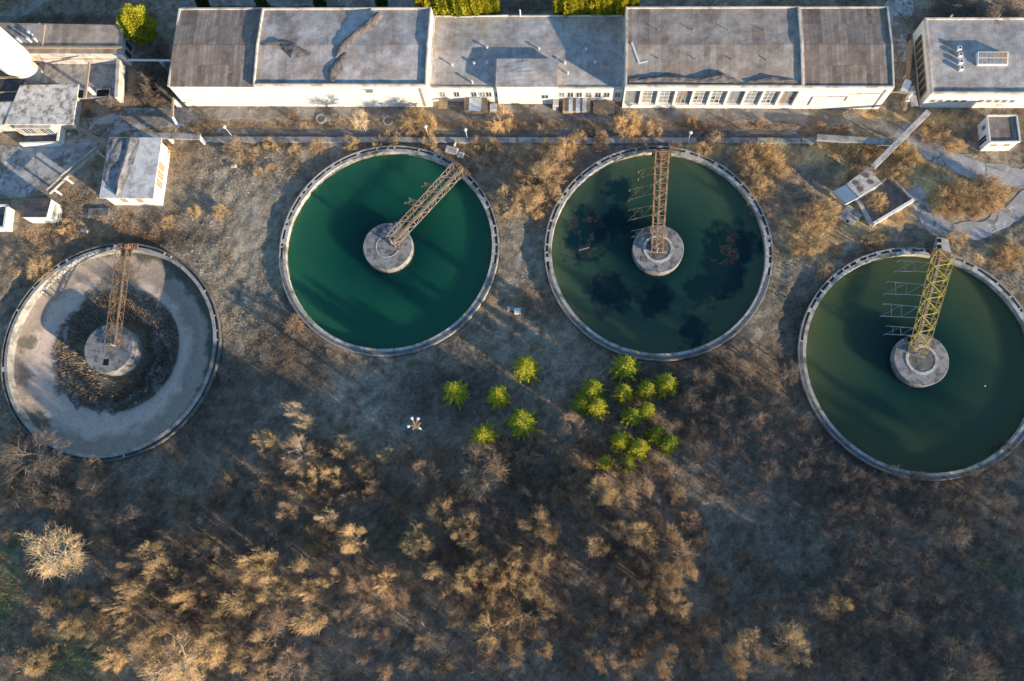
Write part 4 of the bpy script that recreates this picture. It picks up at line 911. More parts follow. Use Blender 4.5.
def wood_pole(pts, label):
    T = empty('utility_pole', G(*pts[0]), 0, label, 'pole'); b = G(*pts[0]); q = G(*pts[1], pts[2])
    m = MB(); m.beam((0, 0, -.1), (q.x-b.x, q.y-b.y, pts[2]), .22, .22, 8); m.build('pole', M['wood'], T)
    m = MB(); m.beam((q.x-b.x-1.1, q.y-b.y+.5, pts[2]-.2), (q.x-b.x+.8, q.y-b.y-.2, pts[2]-.2), .12); m.build('crossarm', M['wood'], T)
wood_pole([(40, 60), (45, 25), 7.5], 'leaning wooden pole with a cross arm in front of the long shed')

# ------------------------------------------------------------------ trees
def tubes(segs, sides=3):
    """segs: list of (p0,p1,r0,r1) -> verts, quads"""
    p0 = np.array([s[0] for s in segs]); p1 = np.array([s[1] for s in segs]); r0 = np.array([s[2] for s in segs])[:, None]; r1 = np.array([s[3] for s in segs])[:, None]
    d = p1-p0; d /= np.linalg.norm(d, axis=1, keepdims=True)+1e-9
    up = np.where(np.abs(d[:, [2]]) > .9, np.array([[1., 0, 0]]), np.array([[0, 0, 1.]]))
    a = np.cross(d, up); a /= np.linalg.norm(a, axis=1, keepdims=True)+1e-9; b = np.cross(d, a)
    V = []
    for p, r in ((p0, r0), (p1, r1)):
        for k in range(sides):
            t = 2*math.pi*k/sides; V.append(p+r*(a*math.cos(t)+b*math.sin(t)))
    V = np.stack(V, 1); n = len(segs); base = np.arange(n)[:, None]*(2*sides); F = []
    for k in range(sides):
        k2 = (k+1) % sides; F.append(np.concatenate([base+k, base+k2, base+k2+sides, base+k+sides], 1))
    return V.reshape(-1, 3), np.stack(F, 1).reshape(-1, 4)
def nrm(v): return v/(np.linalg.norm(v)+1e-9)
def grow(seed, h, r, kind, dens=1.0):
    g = np.random.default_rng(seed); thick = []; fine = []; tw = []
    C0 = np.array([0, 0, h*.62 if kind != 'shrub' else h*.25])
    def inside(p, m=1.0):
        q = p-np.array([0, 0, h*.6]) if kind != 'shrub' else p
        zz = q[2]/(h*.42) if kind != 'shrub' else q[2]/h
        return (q[0]**2+q[1]**2)/(r*r)+zz*zz < m
    def branch(p, d, L, rad, lev, maxlev):
        n = 3 if lev < maxlev else 2; cur = p; dd = d; nodes = [p]
        for i in range(n):
            dd = nrm(dd+g.normal(0, .16+.04*lev, 3)+np.array([0, 0, .10 if kind != 'shrub' else .03]))
            nx = cur+dd*L/n; ra = rad*(1-i/n*.45); rb = rad*(1-(i+1)/n*.45)
            (thick if lev <= 1 else fine).append((cur, nx, max(ra, .012), max(rb, .010))); cur = nx; nodes.append(cur)
        if lev >= maxlev:
            k = int(5*dens)
            for j in range(k):
                q = nodes[0]+(cur-nodes[0])*g.uniform(.15, 1.0); o = nrm(nrm(q-C0)*.5+dd*.3+g.normal(0, .6, 3)); tw.append((q, q+o*g.uniform(.3, .95)*r/2.6))
            return
        kids = {0: 5, 1: 5, 2: 5, 3: 4}[lev] if kind != 'shrub' else {0: 4, 1: 4, 2: 4, 3: 3}[lev]
        for j in range(kids):
            t = g.uniform(.3, 1.0) if j else 1.0
            q = nodes[0]+(cur-nodes[0])*t if t < 1 else cur
            idx = min(n-1, int(t*n)); q = nodes[idx]+(nodes[idx+1]-nodes[idx])*(t*n-idx) if t < 1 else cur
            o = nrm(q-C0); nd = nrm(dd*.6+o*.45+g.normal(0, .55, 3)); nd[2] = max(nd[2], -.15)
            if not inside(q, 1.15): continue
            branch(q, nrm(nd), L*g.uniform(.5, .85), rad*.52, lev+1, maxlev)
    if kind == 'tree':
        th = h*.30; thick.append((np.zeros(3)-np.array([0, 0, .3]), np.array([0, 0, th*.5]), .02*h+.03, .016*h+.02)); lean = g.normal(0, .12, 2)
        tp = np.array([lean[0], lean[1], th]); thick.append((np.array([0, 0, th*.5]), tp, .016*h+.02, .014*h+.015))
        nl = int(g.integers(5, 8))
        for i in range(nl):
            a = 2*math.pi*(i+g.uniform(-.3, .3))/nl; el = g.uniform(.55, 1.15) if i else 1.45
            d = np.array([math.cos(a)*math.cos(el), math.sin(a)*math.cos(el), math.sin(el)])
            branch(tp*g.uniform(.75, 1), d, r*g.uniform(.62, .95), .009*h, 0, 3)
    else:
        nl = int(g.integers(9, 13))
        for i in range(nl):
            a = 2*math.pi*(i+g.uniform(-.4, .4))/nl; el = g.uniform(.35, 1.35)
            d = np.array([math.cos(a)*math.cos(el), math.sin(a)*math.cos(el), math.sin(el)])
            branch(np.array([g.normal(0, .1), g.normal(0, .1), -.05]), d, r*g.uniform(.55, .85), .03, 0, 3)
    tw = np.array([(a, b) for a, b in tw]); g2 = np.random.default_rng(seed+1)
    d = tw[:, 1]-tw[:, 0]; s = np.cross(d, g2.normal(0, 1, d.shape)); s /= np.linalg.norm(s, axis=1, keepdims=True); wd = g2.uniform(.016, .034, (len(tw), 1))
    tv = np.stack([tw[:, 0]-s*wd/2, tw[:, 0]+s*wd/2, tw[:, 1]], 1).reshape(-1, 3)
    fv, ff = tubes(fine); tf = np.arange(len(tv)).reshape(-1, 3)
    # keep quads+tris as tris
    ft = np.concatenate([ff[:, [0, 1, 2]], ff[:, [0, 2, 3]]]); V = np.concatenate([fv, tv]); F = np.concatenate([ft, tf+len(fv)])
    Vt, Ft = tubes(thick, 6)
    return (Vt, Ft), (V, F)
PROTO = {}
def mesh_only(name, v, f):
    o = npmesh(name, v, f, M['trunk']); me = o.data; bpy.data.objects.remove(o); return me
RAW = {}
for key, args in {'T0': (1, 8.0, 3.0, 'tree'), 'T1': (22, 8.6, 3.0, 'tree'), 'T2': (35, 7.4, 3.0, 'tree', .8), 'T3': (47, 8.0, 3.0, 'tree', 1.2), 'T4': (58, 9.0, 3.0, 'tree', .6),
                  'S0': (61, 2.6, 2.0, 'shrub'), 'S1': (73, 2.9, 2.0, 'shrub', 1.2), 'S2': (85, 2.4, 2.0, 'shrub', .8), 'S3': (97, 3.0, 2.0, 'shrub', 1.3)}.items():
    (tv, tf), (cv, cf) = grow(*args); rr = float(np.percentile(np.hypot(cv[:, 0], cv[:, 1]), 93)); zt = float(np.percentile(cv[:, 2], 97))
    print(key, len(cf), 'r', round(rr, 2), 'h', round(zt, 2))
    RAW[key] = ((tv, tf), (cv, cf), rr, zt)
    PROTO[key] = (mesh_only('trunk', tv, tf), mesh_only('crown', cv, cf), rr, zt)
def setmat(o, m): o.material_slots[0].link = 'OBJECT'; o.material_slots[0].material = m
def plant(key, base, r, h, tone, label, group, name=None, rz=None):
    tm, cm, r0, h0 = PROTO[key]; shrub = key[0] == 'S'
    nm = name or ('bare_shrub' if shrub else 'bare_tree')
    T = bpy.data.objects.new(nm, None); C.objects.link(T); T.empty_display_size = .4
    T.location = (base[0], base[1], float(ground_z(np.array([base[0]]), np.array([base[1]]))[0])-.03); T.rotation_euler = (0, 0, rnd.uniform(0, 6.28) if rz is None else rz)
    T.scale = (r/r0, r/r0, h/h0); tag(T, label, 'shrub' if shrub else 'tree', group)
    a = bpy.data.objects.new('stem' if shrub else 'trunk', tm); C.objects.link(a); a.parent = T; setmat(a, M['trunk_pale'] if tone == 'pale' else M['trunk'])
    b = bpy.data.objects.new('crown', cm); C.objects.link(b); b.parent = T; setmat(b, M['twig_'+tone])
    return T
def at(px, py, r_px, key, tone, label, group=None, hf=None):
    r = r_px/7.7; shrub = key[0] == 'S'
    h = (hf or (1.25 if shrub else 2.5))*r*(1 if shrub else 1); 
    if not shrub: h = max(h, 4.5)
    b = G(px, py, h*(.45 if shrub else .66))
    return plant(key, (b.x, b.y), r, h, tone, label, group)
# --- hand placed, told apart one by one
SOLO = [
 (55, 556, 25, 'T4', 'pale', 'wide pale golden leafless tree with visible trunk near the left edge', 2.8),
 (301, 455, 17, 'T4', 'pale', 'bright cream leafless tree with fan of branches above the scrub', 3.6),
 (294, 410, 8, 'T2', 'pale', 'small pinkish leafless tree, upper of a close pair left of centre', 6.5),
 (306, 421, 8, 'T2', 'pale', 'small pinkish leafless tree, lower of a close pair left of centre', 6.5),
 (328, 515, 7, 'T3', 'pale', 'tiny bright cream tree standing alone above a golden bush', 8.5),
 (315, 540, 15, 'S3', 'gold', 'rounded golden bush below the tiny bright cream tree', 1.6),
 (480, 470, 24, 'T1', 'tan', 'broad brown leafless tree just below the two bright spruces', 1.7),
 (425, 475, 13, 'T2', 'tan', 'small spreading tan tree below the floodlight mast', 1.9),
 (36, 456, 30, 'T4', 'brown', 'large thin bare grey tree overlapping the lower rim of the drained tank', 1.5),
 (691, 121, 7, 'S1', 'gold', 'single round golden shrub above the straight bridge, right of two others', 1.6),
 (415, 122, 16, 'S1', 'gold', 'large golden shrub between factory row and emerald tank', 1.5),
 (428, 124, 11, 'S3', 'gold', 'golden shrub touching the right side of the large golden one', 1.5),
 (361, 121, 9, 'T4', 'pale', 'leafless pale sapling beside the service road below the torn roof', 2.2),
 (500, 120, 15, 'S3', 'gold', 'golden shrub below the raised block of the middle hall', 1.5),
 (491, 144, 8, 'S0', 'gold', 'small golden shrub between the emerald tank and the golden thicket', 1.5),
 (628, 124, 15, 'S1', 'gold', 'large golden shrub below the glazed hall, left of the straight bridge', 1.5),
 (654, 129, 9, 'S3', 'gold', 'narrow golden shrub directly above the straight bridge', 1.9),
 (240, 149, 18, 'S2', 'tan', 'wide thin tan shrub on the grass right of the white house', 1.1),
 (168, 152, 8, 'S0', 'gold', 'golden shrub against the right wall of the white house', 1.2),
 (65, 227, 9, 'S3', 'gold', 'golden shrub below the slate roofed shed', 1.2),
 (40, 268, 15, 'S0', 'gold', 'orange brown shrub upper left of the drained tank', 1.2),
 (195, 212, 7, 'S3', 'gold', 'small round orange shrub, left of a pair on the left meadow', 1.3),
 (220, 212, 8, 'S1', 'gold', 'small round orange shrub, right of a pair on the left meadow', 1.3),
 (168, 222, 8, 'S0', 'gold', 'orange shrub below the white house near the drained tank', 1.2),
 (155, 232, 6, 'S0', 'tan', 'little tan shrub beside the orange one below the white house', 1.2),
 (293, 326, 12, 'S2', 'tan', 'tan shrub leaning on the lower left rim of the emerald tank', 1.2),
 (70, 263, 6, 'S0', 'tan', 'small tan shrub just above the rim of the drained tank', 1.2),
 (585, 325, 7, 'S2', 'tan', 'tiny tan shrub on the lower left rim of the weedy tank', 1.2),
 (510, 202, 17, 'S3', 'gold', 'leftmost golden bush of the thicket between the middle tanks', 1.4),
 (862, 175, 16, 'S2', 'tan', 'brown fuzzy shrub against the back of the pump house', 1.2),
 (878, 203, 11, 'S0', 'gold', 'golden bush growing inside the open basin', 1.2),
 (958, 238, 9, 'S3', 'gold', 'round golden bush beside the pale valve box', 1.4),
 (838, 250, 6, 'S0', 'tan', 'small tan shrub at the upper left rim of the rightmost tank', 1.3),
 (825, 270, 9, 'S0', 'tan', 'reddish tan shrub on the left rim of the rightmost tank', 1.2),
 (797, 248, 9, 'S3', 'gold', 'little golden bush left of the big bright thicket', 1.2),
 (812, 238, 17, 'S3', 'gold', 'biggest bright golden bush between the two right tanks', 1.3),
 (825, 213, 15, 'S1', 'gold', 'golden bush above the biggest bright one between the right tanks', 1.3),
 (805, 215, 13, 'S0', 'tan', 'duller tan bush above the biggest bright one between the right tanks', 1.3),
 (985, 90, 10, 'S0', 'gold', 'orange climbing bush hiding part of the workshop front', 2.0),
 (1000, 98, 9, 'S0', 'gold', 'orange bush at the foot of the workshop near the right edge', 1.6),
 (1003, 10, 22, 'T3', 'tan', 'brown leafless tree behind the workshop at the top right', 1.4),
 (960, 14, 26, 'S0', 'brown', 'dark brown thicket bush behind the workshop roof', 1.0),
 (112, 103, 10, 'S0', 'brown', 'dark shrub at the corner of the roofless ruin', 1.3),
 (88, 113, 6, 'S0', 'brown', 'very small dark shrub on the cracked yard near the ruin', 1.3),
 (948, 530, 17, 'T1', 'tan', 'pale brown feathery tree in the shaded scrub below the rightmost tank', 1.5),
 (788, 645, 19, 'T0', 'gold', 'bright golden tree low in the right half near the bottom edge', 2.6),
 (838, 603, 9, 'T3', 'gold', 'small vivid golden treetop right of a brown one in the shaded scrub', 4.4),
 (824, 598, 16, 'T1', 'tan', 'brown treetop touching the small vivid golden one', 2.0),
 (960, 672, 27, 'T1', 'tan', 'large pale brown tree cut by the bottom edge at the right', 1.7),
 (520, 605, 20, 'T3', 'gold', 'brightest big golden treetop at the bottom centre', 2.4),
 (180, 662, 26, 'T2', 'pale', 'large bright tree with pale limbs cut by the bottom edge at the left', 1.9),
 (215, 619, 11, 'T3', 'gold', 'compact bright golden treetop amid dark gaps lower left', 4.0),
 (660, 540, 16, 'T3', 'gold', 'bright golden crown at the top of the curved row right of centre', 2.8),
 (682, 577, 13, 'T3', 'gold', 'bright golden crown at the right end of the curved row', 3.4),
 (443, 668, 8, 'S3', 'gold', 'small orange bush alone in the grey clearing at the bottom edge', 2.0),
 (10, 535, 10, 'S2', 'brown', 'small brown shrub by the green patch at the left edge', 1.2),
 (755, 421, 9, 'T4', 'tan', 'pale thin treetop right of the spruces in the purple brown scrub', 3.2),
 (571, 428, 13, 'T2', 'tan', 'pinkish brown bare tree between the two groups of spruces', 2.0),
]
for (x, y, r, k, tone, lab, hf) in SOLO: at(x, y, r, k, tone, lab, None, hf)
# --- clusters: shrubs and treetops nothing tells apart share a label
CL = [
 ('golden leafless bush in the thicket between the two middle tanks', 'golden thicket between the middle tanks', 'S', 'gold', [(530, 184, 15), (545, 176, 16), (560, 160, 15), (549, 195, 12), (578, 140, 10), (565, 147, 11), (520, 175, 9), (536, 205, 12), (548, 148, 9), (601, 137, 7)]),
 ('low golden shrub in the line along the concrete duct', 'low shrubs along the duct', 'S', 'gold', [(268, 143, 6), (278, 145, 6), (317, 145, 8), (349, 143, 8), (355, 145, 6), (378, 142, 7), (392, 139, 9), (430, 143, 8), (295, 150, 7), (270, 168, 5), (258, 172, 5)]),
 ('dry golden shrub in the thicket right of the weedy tank', 'thicket right of the weedy tank', 'S', 'gold', [(715, 140, 9), (704, 150, 8), (745, 150, 11), (757, 156, 12), (768, 149, 9), (752, 172, 11), (762, 188, 12), (740, 160, 8), (757, 205, 10), (780, 170, 9), (776, 160, 9)]),
 ('golden bush on the dry triangle between the two right hand roads', 'bushes between the right roads', 'S', 'gold', [(948, 192, 11), (960, 192, 12), (972, 195, 12), (988, 186, 13), (998, 195, 11), (955, 206, 10), (942, 208, 8), (975, 208, 8), (995, 206, 7)]),
 ('low orange scrub on the bank right of the round chamber road', 'orange scrub on the right bank', 'S', 'gold', [(1004, 253, 7), (1010, 262, 6), (1018, 250, 6), (998, 258, 5), (1008, 245, 5)]),
 ('low golden scrub on the dry slope round the diagonal pipe', 'scrub round the diagonal pipe', 'S', 'gold', [(850, 150, 8), (865, 148, 7), (875, 152, 8), (897, 152, 8), (910, 148, 7), (922, 135, 8), (935, 140, 7), (945, 130, 8), (930, 125, 6), (905, 168, 9), (893, 175, 8), (902, 182, 7), (860, 155, 8), (915, 160, 7), (950, 148, 7), (958, 145, 6), (880, 240, 7), (868, 238, 7), (900, 218, 6)]),
 ('dark brown shrub in the gap between the yard and the factory row', 'shrubs in the left gap', 'S', 'brown', [(155, 82, 14), (148, 72, 12), (162, 70, 11), (150, 95, 11), (165, 92, 9), (140, 95, 8), (158, 50, 9), (144, 88, 9)]),
 ('tan weed bush along the verge between service road and duct', 'verge bushes', 'S', 'tan', [(293, 116, 5), (338, 118, 5), (538, 117, 5), (303, 125, 4), (207, 117, 4), (520, 127, 7), (700, 128, 7), (760, 122, 5), (478, 141, 7), (600, 145, 8), (640, 145, 8), (675, 148, 7), (545, 128, 8), (590, 130, 6), (195, 132, 7), (820, 128, 7), (845, 128, 6)]),
 ('brown golden treetop in the dense scrub left of centre', 'dense scrub left of centre', 'T', 'gold', [(267, 440, 12), (345, 447, 11), (322, 472, 10), (340, 478, 10), (375, 478, 10), (385, 455, 9), (360, 465, 9), (270, 475, 9), (287, 485, 8), (305, 488, 10), (330, 495, 9), (350, 500, 9), (316, 462, 8), (370, 495, 8)]),
 ('brown leafless treetop in the shade round the golden tops left of centre', 'shaded tops left of centre', 'T', 'brown', [(290, 470, 14), (355, 485, 15), (275, 460, 12), (338, 460, 12), (372, 465, 12), (310, 500, 12), (385, 490, 12), (262, 490, 14), (325, 450, 10)]),
 ('golden crown in the band of treetops across the lower left centre', 'golden band lower left centre', 'T', 'gold', [(267, 558, 12), (258, 570, 14), (275, 590, 14), (303, 578, 17), (330, 583, 17), (287, 512, 10), (352, 540, 13), (360, 590, 13), (385, 582, 11), (380, 602, 15), (345, 575, 11), (395, 568, 7), (312, 620, 12), (272, 622, 15), (262, 645, 13), (290, 667, 16), (262, 673, 9), (245, 575, 15), (243, 600, 14), (315, 590, 12), (400, 600, 10)]),
 ('tan crown in the clump below the band of golden treetops', 'tan clump lower centre', 'T', 'tan', [(360, 628, 10), (382, 637, 10), (385, 672, 8), (422, 643, 6), (455, 620, 9), (365, 655, 8), (410, 665, 7), (345, 610, 10)]),
 ('golden crown in the ragged wood left of the bottom clearing', 'ragged wood bottom centre', 'T', 'gold', [(420, 540, 15), (440, 508, 13), (455, 528, 10), (472, 523, 9), (470, 540, 9), (435, 570, 7), (466, 577, 13), (495, 575, 13), (460, 602, 12), (492, 630, 16), (507, 608, 11), (525, 520, 10), (537, 520, 13), (550, 530, 11), (540, 560, 11), (516, 558, 10), (530, 585, 12), (545, 608, 10), (535, 630, 10), (512, 640, 9), (487, 600, 10), (480, 555, 9), (510, 580, 10), (445, 590, 8), (515, 655, 9), (560, 560, 8)]),
 ('dull brown treetop in shade among the golden crowns at the bottom centre', 'shaded tops bottom centre', 'T', 'brown', [(430, 555, 14), (450, 545, 12), (480, 585, 14), (500, 555, 12), (525, 545, 13), (475, 615, 14), (510, 620, 14), (455, 560, 12), (440, 525, 14), (520, 500, 14), (545, 500, 12), (550, 545, 12), (470, 500, 14), (500, 510, 12), (540, 580, 14), (560, 600, 12), (485, 655, 12)]),
 ('golden crown of the curved row of trees right of centre', 'curved row right of centre', 'T', 'gold', [(598, 545, 11), (600, 490, 13), (638, 490, 13), (625, 482, 10), (612, 500, 9), (585, 510, 9), (640, 536, 13), (620, 530, 9), (678, 553, 13), (668, 575, 12), (660, 590, 10), (645, 588, 9), (650, 560, 10), (628, 584, 6), (675, 605, 12), (655, 605, 9), (620, 605, 9), (635, 553, 9), (690, 560, 9)]),
 ('brown leafless crown under the curved golden row right of centre', 'shaded tops right of centre', 'T', 'brown', [(610, 515, 12), (625, 545, 12), (610, 560, 12), (640, 570, 11), (595, 505, 12), (650, 520, 13), (620, 470, 12), (645, 475, 11), (585, 530, 10), (665, 610, 12), (640, 610, 10), (600, 580, 9)]),
 ('small golden treetop poking from shade at the bottom edge', 'small golden tops at the bottom edge', 'T', 'gold', [(605, 663, 10), (627, 670, 9), (664, 670, 8), (670, 653, 6), (545, 650, 8), (592, 655, 7), (750, 642, 12), (735, 655, 9), (742, 668, 9), (765, 655, 8)]),
 ('golden brown crown in the wood at the lower left', 'wood at the lower left', 'T', 'gold', [(135, 560, 10), (155, 555, 14), (163, 572, 12), (137, 588, 10), (207, 586, 9), (170, 612, 10), (165, 628, 10), (127, 605, 10), (108, 602, 8), (105, 640, 12), (112, 660, 12), (148, 655, 16), (210, 650, 16), (240, 660, 12), (190, 580, 10), (200, 600, 10), (185, 600, 9), (130, 625, 9), (145, 640, 10), (230, 640, 10), (195, 630, 10), (125, 580, 9), (178, 590, 9)]),
 ('dark brown crown in the shaded gaps of the lower left wood', 'shaded crowns at the lower left', 'T', 'brown', [(140, 540, 16), (175, 540, 16), (195, 530, 14), (160, 590, 14), (145, 610, 14), (190, 615, 14), (215, 600, 14), (230, 620, 14), (180, 560, 14), (205, 560, 12), (120, 545, 14), (100, 520, 16), (60, 500, 14), (90, 490, 14), (30, 500, 16), (130, 520, 14), (215, 535, 12), (225, 560, 12), (120, 620, 12), (240, 545, 12)]),
 ('low golden shrub on the open grass at the lower left', 'low shrubs at the lower left', 'S', 'gold', [(75, 597, 8), (50, 607, 9), (68, 626, 10), (80, 628, 8), (38, 629, 6), (22, 656, 9), (38, 662, 11), (48, 655, 8), (92, 615, 9), (100, 625, 9)]),
 ('purple brown bare crown in the shaded scrub right of the spruces', 'shaded scrub right of the spruces', 'T', 'brown', [(700, 380, 15), (690, 402, 13), (725, 405, 13), (760, 360, 13), (775, 350, 11), (790, 375, 14), (765, 385, 13), (745, 385, 12), (780, 405, 14), (800, 420, 13), (745, 425, 12), (770, 440, 14), (720, 430, 12), (700, 425, 12), (735, 450, 13), (810, 450, 14), (800, 470, 12), (770, 470, 12), (755, 495, 12), (700, 455, 12), (718, 480, 11), (690, 485, 10), (740, 370, 10), (680, 345, 9), (715, 355, 11)]),
 ('dim brown crown in the shaded scrub below the rightmost tank', 'shaded scrub below the rightmost tank', 'T', 'brown', [(830, 465, 14), (850, 480, 14), (870, 485, 13), (895, 478, 13), (915, 485, 14), (975, 483, 15), (1000, 470, 14), (1015, 450, 13), (940, 492, 13), (960, 500, 14), (860, 510, 14), (885, 515, 14), (840, 505, 12), (910, 520, 14), (975, 525, 14), (1000, 505, 14), (1015, 530, 13), (865, 545, 12), (895, 550, 14), (925, 560, 14), (830, 530, 12), (960, 560, 13), (985, 545, 12), (855, 570, 13), (880, 585, 13), (910, 590, 14), (940, 590, 13), (1010, 560, 10)]),
 ('dim brown crown in the shaded scrub of the lower right corner', 'shaded scrub in the lower right corner', 'T', 'brown', [(1000, 612, 14), (970, 610, 13), (935, 617, 12), (900, 620, 13), (870, 620, 13), (850, 635, 12), (830, 640, 10), (808, 665, 11), (880, 655, 14), (910, 650, 13), (935, 645, 12), (1000, 640, 14), (1015, 665, 14), (985, 655, 12), (850, 665, 14), (895, 675, 14), (925, 675, 12), (990, 588, 10), (825, 625, 10), (860, 600, 10)]),
 ('dim tan bush in the dark strip below the spruce groups', 'bushes below the spruces', 'S', 'tan', [(500, 450, 12), (525, 460, 12), (550, 455, 13), (575, 470, 13), (595, 455, 10), (545, 480, 12), (565, 490, 12), (510, 478, 12), (450, 490, 11), (400, 500, 11), (405, 455, 10), (440, 455, 10), (585, 440, 10), (535, 440, 9), (660, 470, 10), (675, 495, 10), (690, 520, 10), (700, 540, 9)]),
 ('low dull bush in the shaded strip between drained tank and wood', 'low bushes below the drained tank', 'S', 'tan', [(15, 440, 12), (8, 465, 14), (60, 470, 12), (90, 470, 12), (35, 480, 14), (115, 485, 11), (150, 495, 10), (10, 500, 12), (230, 480, 10), (60, 525, 12), (100, 545, 11), (75, 540, 9), (30, 430, 8), (215, 500, 10), (8, 480, 12), (45, 495, 12), (180, 505, 10)]),
 ('low dull bush along the bottom clearing right of centre', 'low bushes of the bottom clearing', 'S', 'tan', [(600, 620, 9), (620, 635, 10), (650, 640, 10), (580, 640, 9), (690, 640, 10), (710, 625, 10), (700, 660, 10), (725, 610, 8), (760, 610, 9), (770, 575, 10), (750, 560, 9), (640, 655, 9), (560, 625, 9), (680, 625, 9), (790, 600, 8), (575, 670, 8), (720, 585, 8)]),
]
for (lab, grp, kk, tone, L) in CL:
    ext = {}
    for word, fn in (('leftmost', lambda q: q[0]), ('rightmost', lambda q: -q[0]), ('topmost', lambda q: q[1]), ('lowest', lambda q: -q[1]), ('largest', lambda q: -q[2])):
        for q in sorted(L, key=fn):
            if q not in ext: ext[q] = word; break
    base = lab
    for (x, y, r) in L:
        if (x, y, r) in ext: lab = ext[(x, y, r)]+' '+base
        elif len(L) > 8:
            mx = sorted(q[0] for q in L); my = sorted(q[1] for q in L)
            px_ = 'left' if x < mx[len(L)//3] else ('right' if x > mx[2*len(L)//3] else 'middle'); py_ = 'upper' if y < my[len(L)//2] else 'lower'
            lab = base+', '+py_+' '+px_+' part'
        else: lab = base
        key = kk+(rnd.choice('24') if (kk == 'T' and tone == 'brown') else str(rnd.randrange(5 if kk == 'T' else 4)))
        if kk == 'S': at(x, y, r*1.08, key, tone, lab, grp, rnd.uniform(1.05, 1.5))
        else:
            r2 = max(r*(.93 if tone == 'gold' else .82), 7.0); tn = 'tan' if (tone == 'gold' and rnd.random() < .38) else tone
            h = (rnd.uniform(6.8, 9.3) if tn == 'gold' else (rnd.uniform(5.2, 7.4) if tn == 'tan' else rnd.uniform(4.0, 6.0)))
            if 'dense scrub left' in lab: h *= .82
            if 'lower left wood' in lab or 'wood at the lower left' in lab: h *= .9
            if 'lower right corner' in lab or 'rightmost' in lab or 'right of the spruces' in lab: h = rnd.uniform(3.2, 4.8)
            at(x, y, r2, key, tn, lab, grp, h/(r2/7.7))
print('plants', sum(1 for o in bpy.data.objects if o.name.startswith('bare_')))

# --- evergreens
def conifer(seed, h, r, nb=135, col=False):
    g = np.random.default_rng(seed); V = []; segs = [(np.array([0, 0, -.2]), np.array([0, 0, h*.97]), .02*h+.04, .02)]
    for i in range(nb):
        t = (i+.5)/nb; t = t**.85; z = h*(.10+.9*t); L = r*(1-t)**.75*g.uniform(.68, 1.12)+.15; a = i*2.399+g.normal(0, .2)
        p0 = np.array([0, 0, z]); dr = np.array([math.cos(a), math.sin(a), 0]); sd = np.array([-dr[1], dr[0], 0])
        p1 = p0+dr*L+np.array([0, 0, -.28*L+.15*L*(t > .7)]); segs.append((p0, p1, .025, .008))
        n = int(14+26*L)
        s = g.uniform(.12, 1.0, n)
        q = p0+(p1-p0)*s[:, None]; wd = (1.1-s)*.34*min(L, 1.6)+.05
        out = g.choice([-1, 1], n)[:, None]*sd*wd[:, None]*g.uniform(.5, 1, n)[:, None]+dr*(wd*.7)[:, None]+np.stack([0*s, 0*s, g.normal(-.02, .07, n)], 1)
        b = np.cross(out, g.normal(0, 1, (n, 3))*.4+np.array([0, 0, 1.])); b /= np.linalg.norm(b, axis=1, keepdims=True)+1e-9
        w2 = g.uniform(.05, .10, n)[:, None]
        V.append(np.stack([q-b*w2, q+b*w2, q+out], 1))
    V = np.concatenate(V).reshape(-1, 3); return tubes(segs, 5), (V, np.arange(len(V)).reshape(-1, 3))
def thuja(seed, h, r, n=7000):
    g = np.random.default_rng(seed); u = g.random(n); z = h*(.05+.93*u); a = g.uniform(0, 6.283, n)
    prof = r*np.sin(np.clip(u*.86+.14, 0, 1)*math.pi)**.55*(1+.16*np.sin(a*5+u*9)+.1*np.sin(a*3-u*14)); rr = prof*np.sqrt(g.uniform(.35, 1, n))
    p = np.stack([rr*np.cos(a), rr*np.sin(a), z], 1); o = np.stack([np.cos(a)*.16, np.sin(a)*.16, g.uniform(.08, .32, n)], 1)+g.normal(0, .06, (n, 3))
    b = np.cross(o, g.normal(0, 1, (n, 3))); b /= np.linalg.norm(b, axis=1, keepdims=True); b *= g.uniform(.04, .09, n)[:, None]
    V = np.stack([p-b, p+b, p+o], 1).reshape(-1, 3); return tubes([(np.array([0, 0, -.2]), np.array([0, 0, h*.8]), .1, .03)], 5), (V, np.arange(len(V)).reshape(-1, 3))
EV = {}
for k, (fn, a) in {'C0': (conifer, (3, 7.4, 2.3)), 'C1': (conifer, (8, 7.8, 2.2)), 'C2': (conifer, (14, 7.0, 2.3, 120)), 'H0': (thuja, (5, 7.4, .85, 9000)), 'H1': (thuja, (6, 7.0, .9, 9000)), 'H2': (thuja, (7, 5.6, 2.1, 14000))}.items():
    (tv, tf), (cv, cf) = fn(*a); EV[k] = (mesh_only('trunk', tv, tf), mesh_only('crown', cv, cf))
def ever(k, px, py, s, sz, mat, label, group, name, cat, hbase):
    sz = sz*(.85 if 'spruce' in name else 1); h = hbase*sz; b = G(px, py, h*.62); T = empty(name, (b.x, b.y, float(ground_z(np.array([b.x]), np.array([b.y]))[0])), rnd.uniform(0, 6.28), label, cat, group); T.scale = (s, s, sz)
    a = bpy.data.objects.new('trunk', EV[k][0]); C.objects.link(a); a.parent = T; setmat(a, M['trunk'])
    c = bpy.data.objects.new('crown', EV[k][1]); C.objects.link(c); c.parent = T; setmat(c, mat)
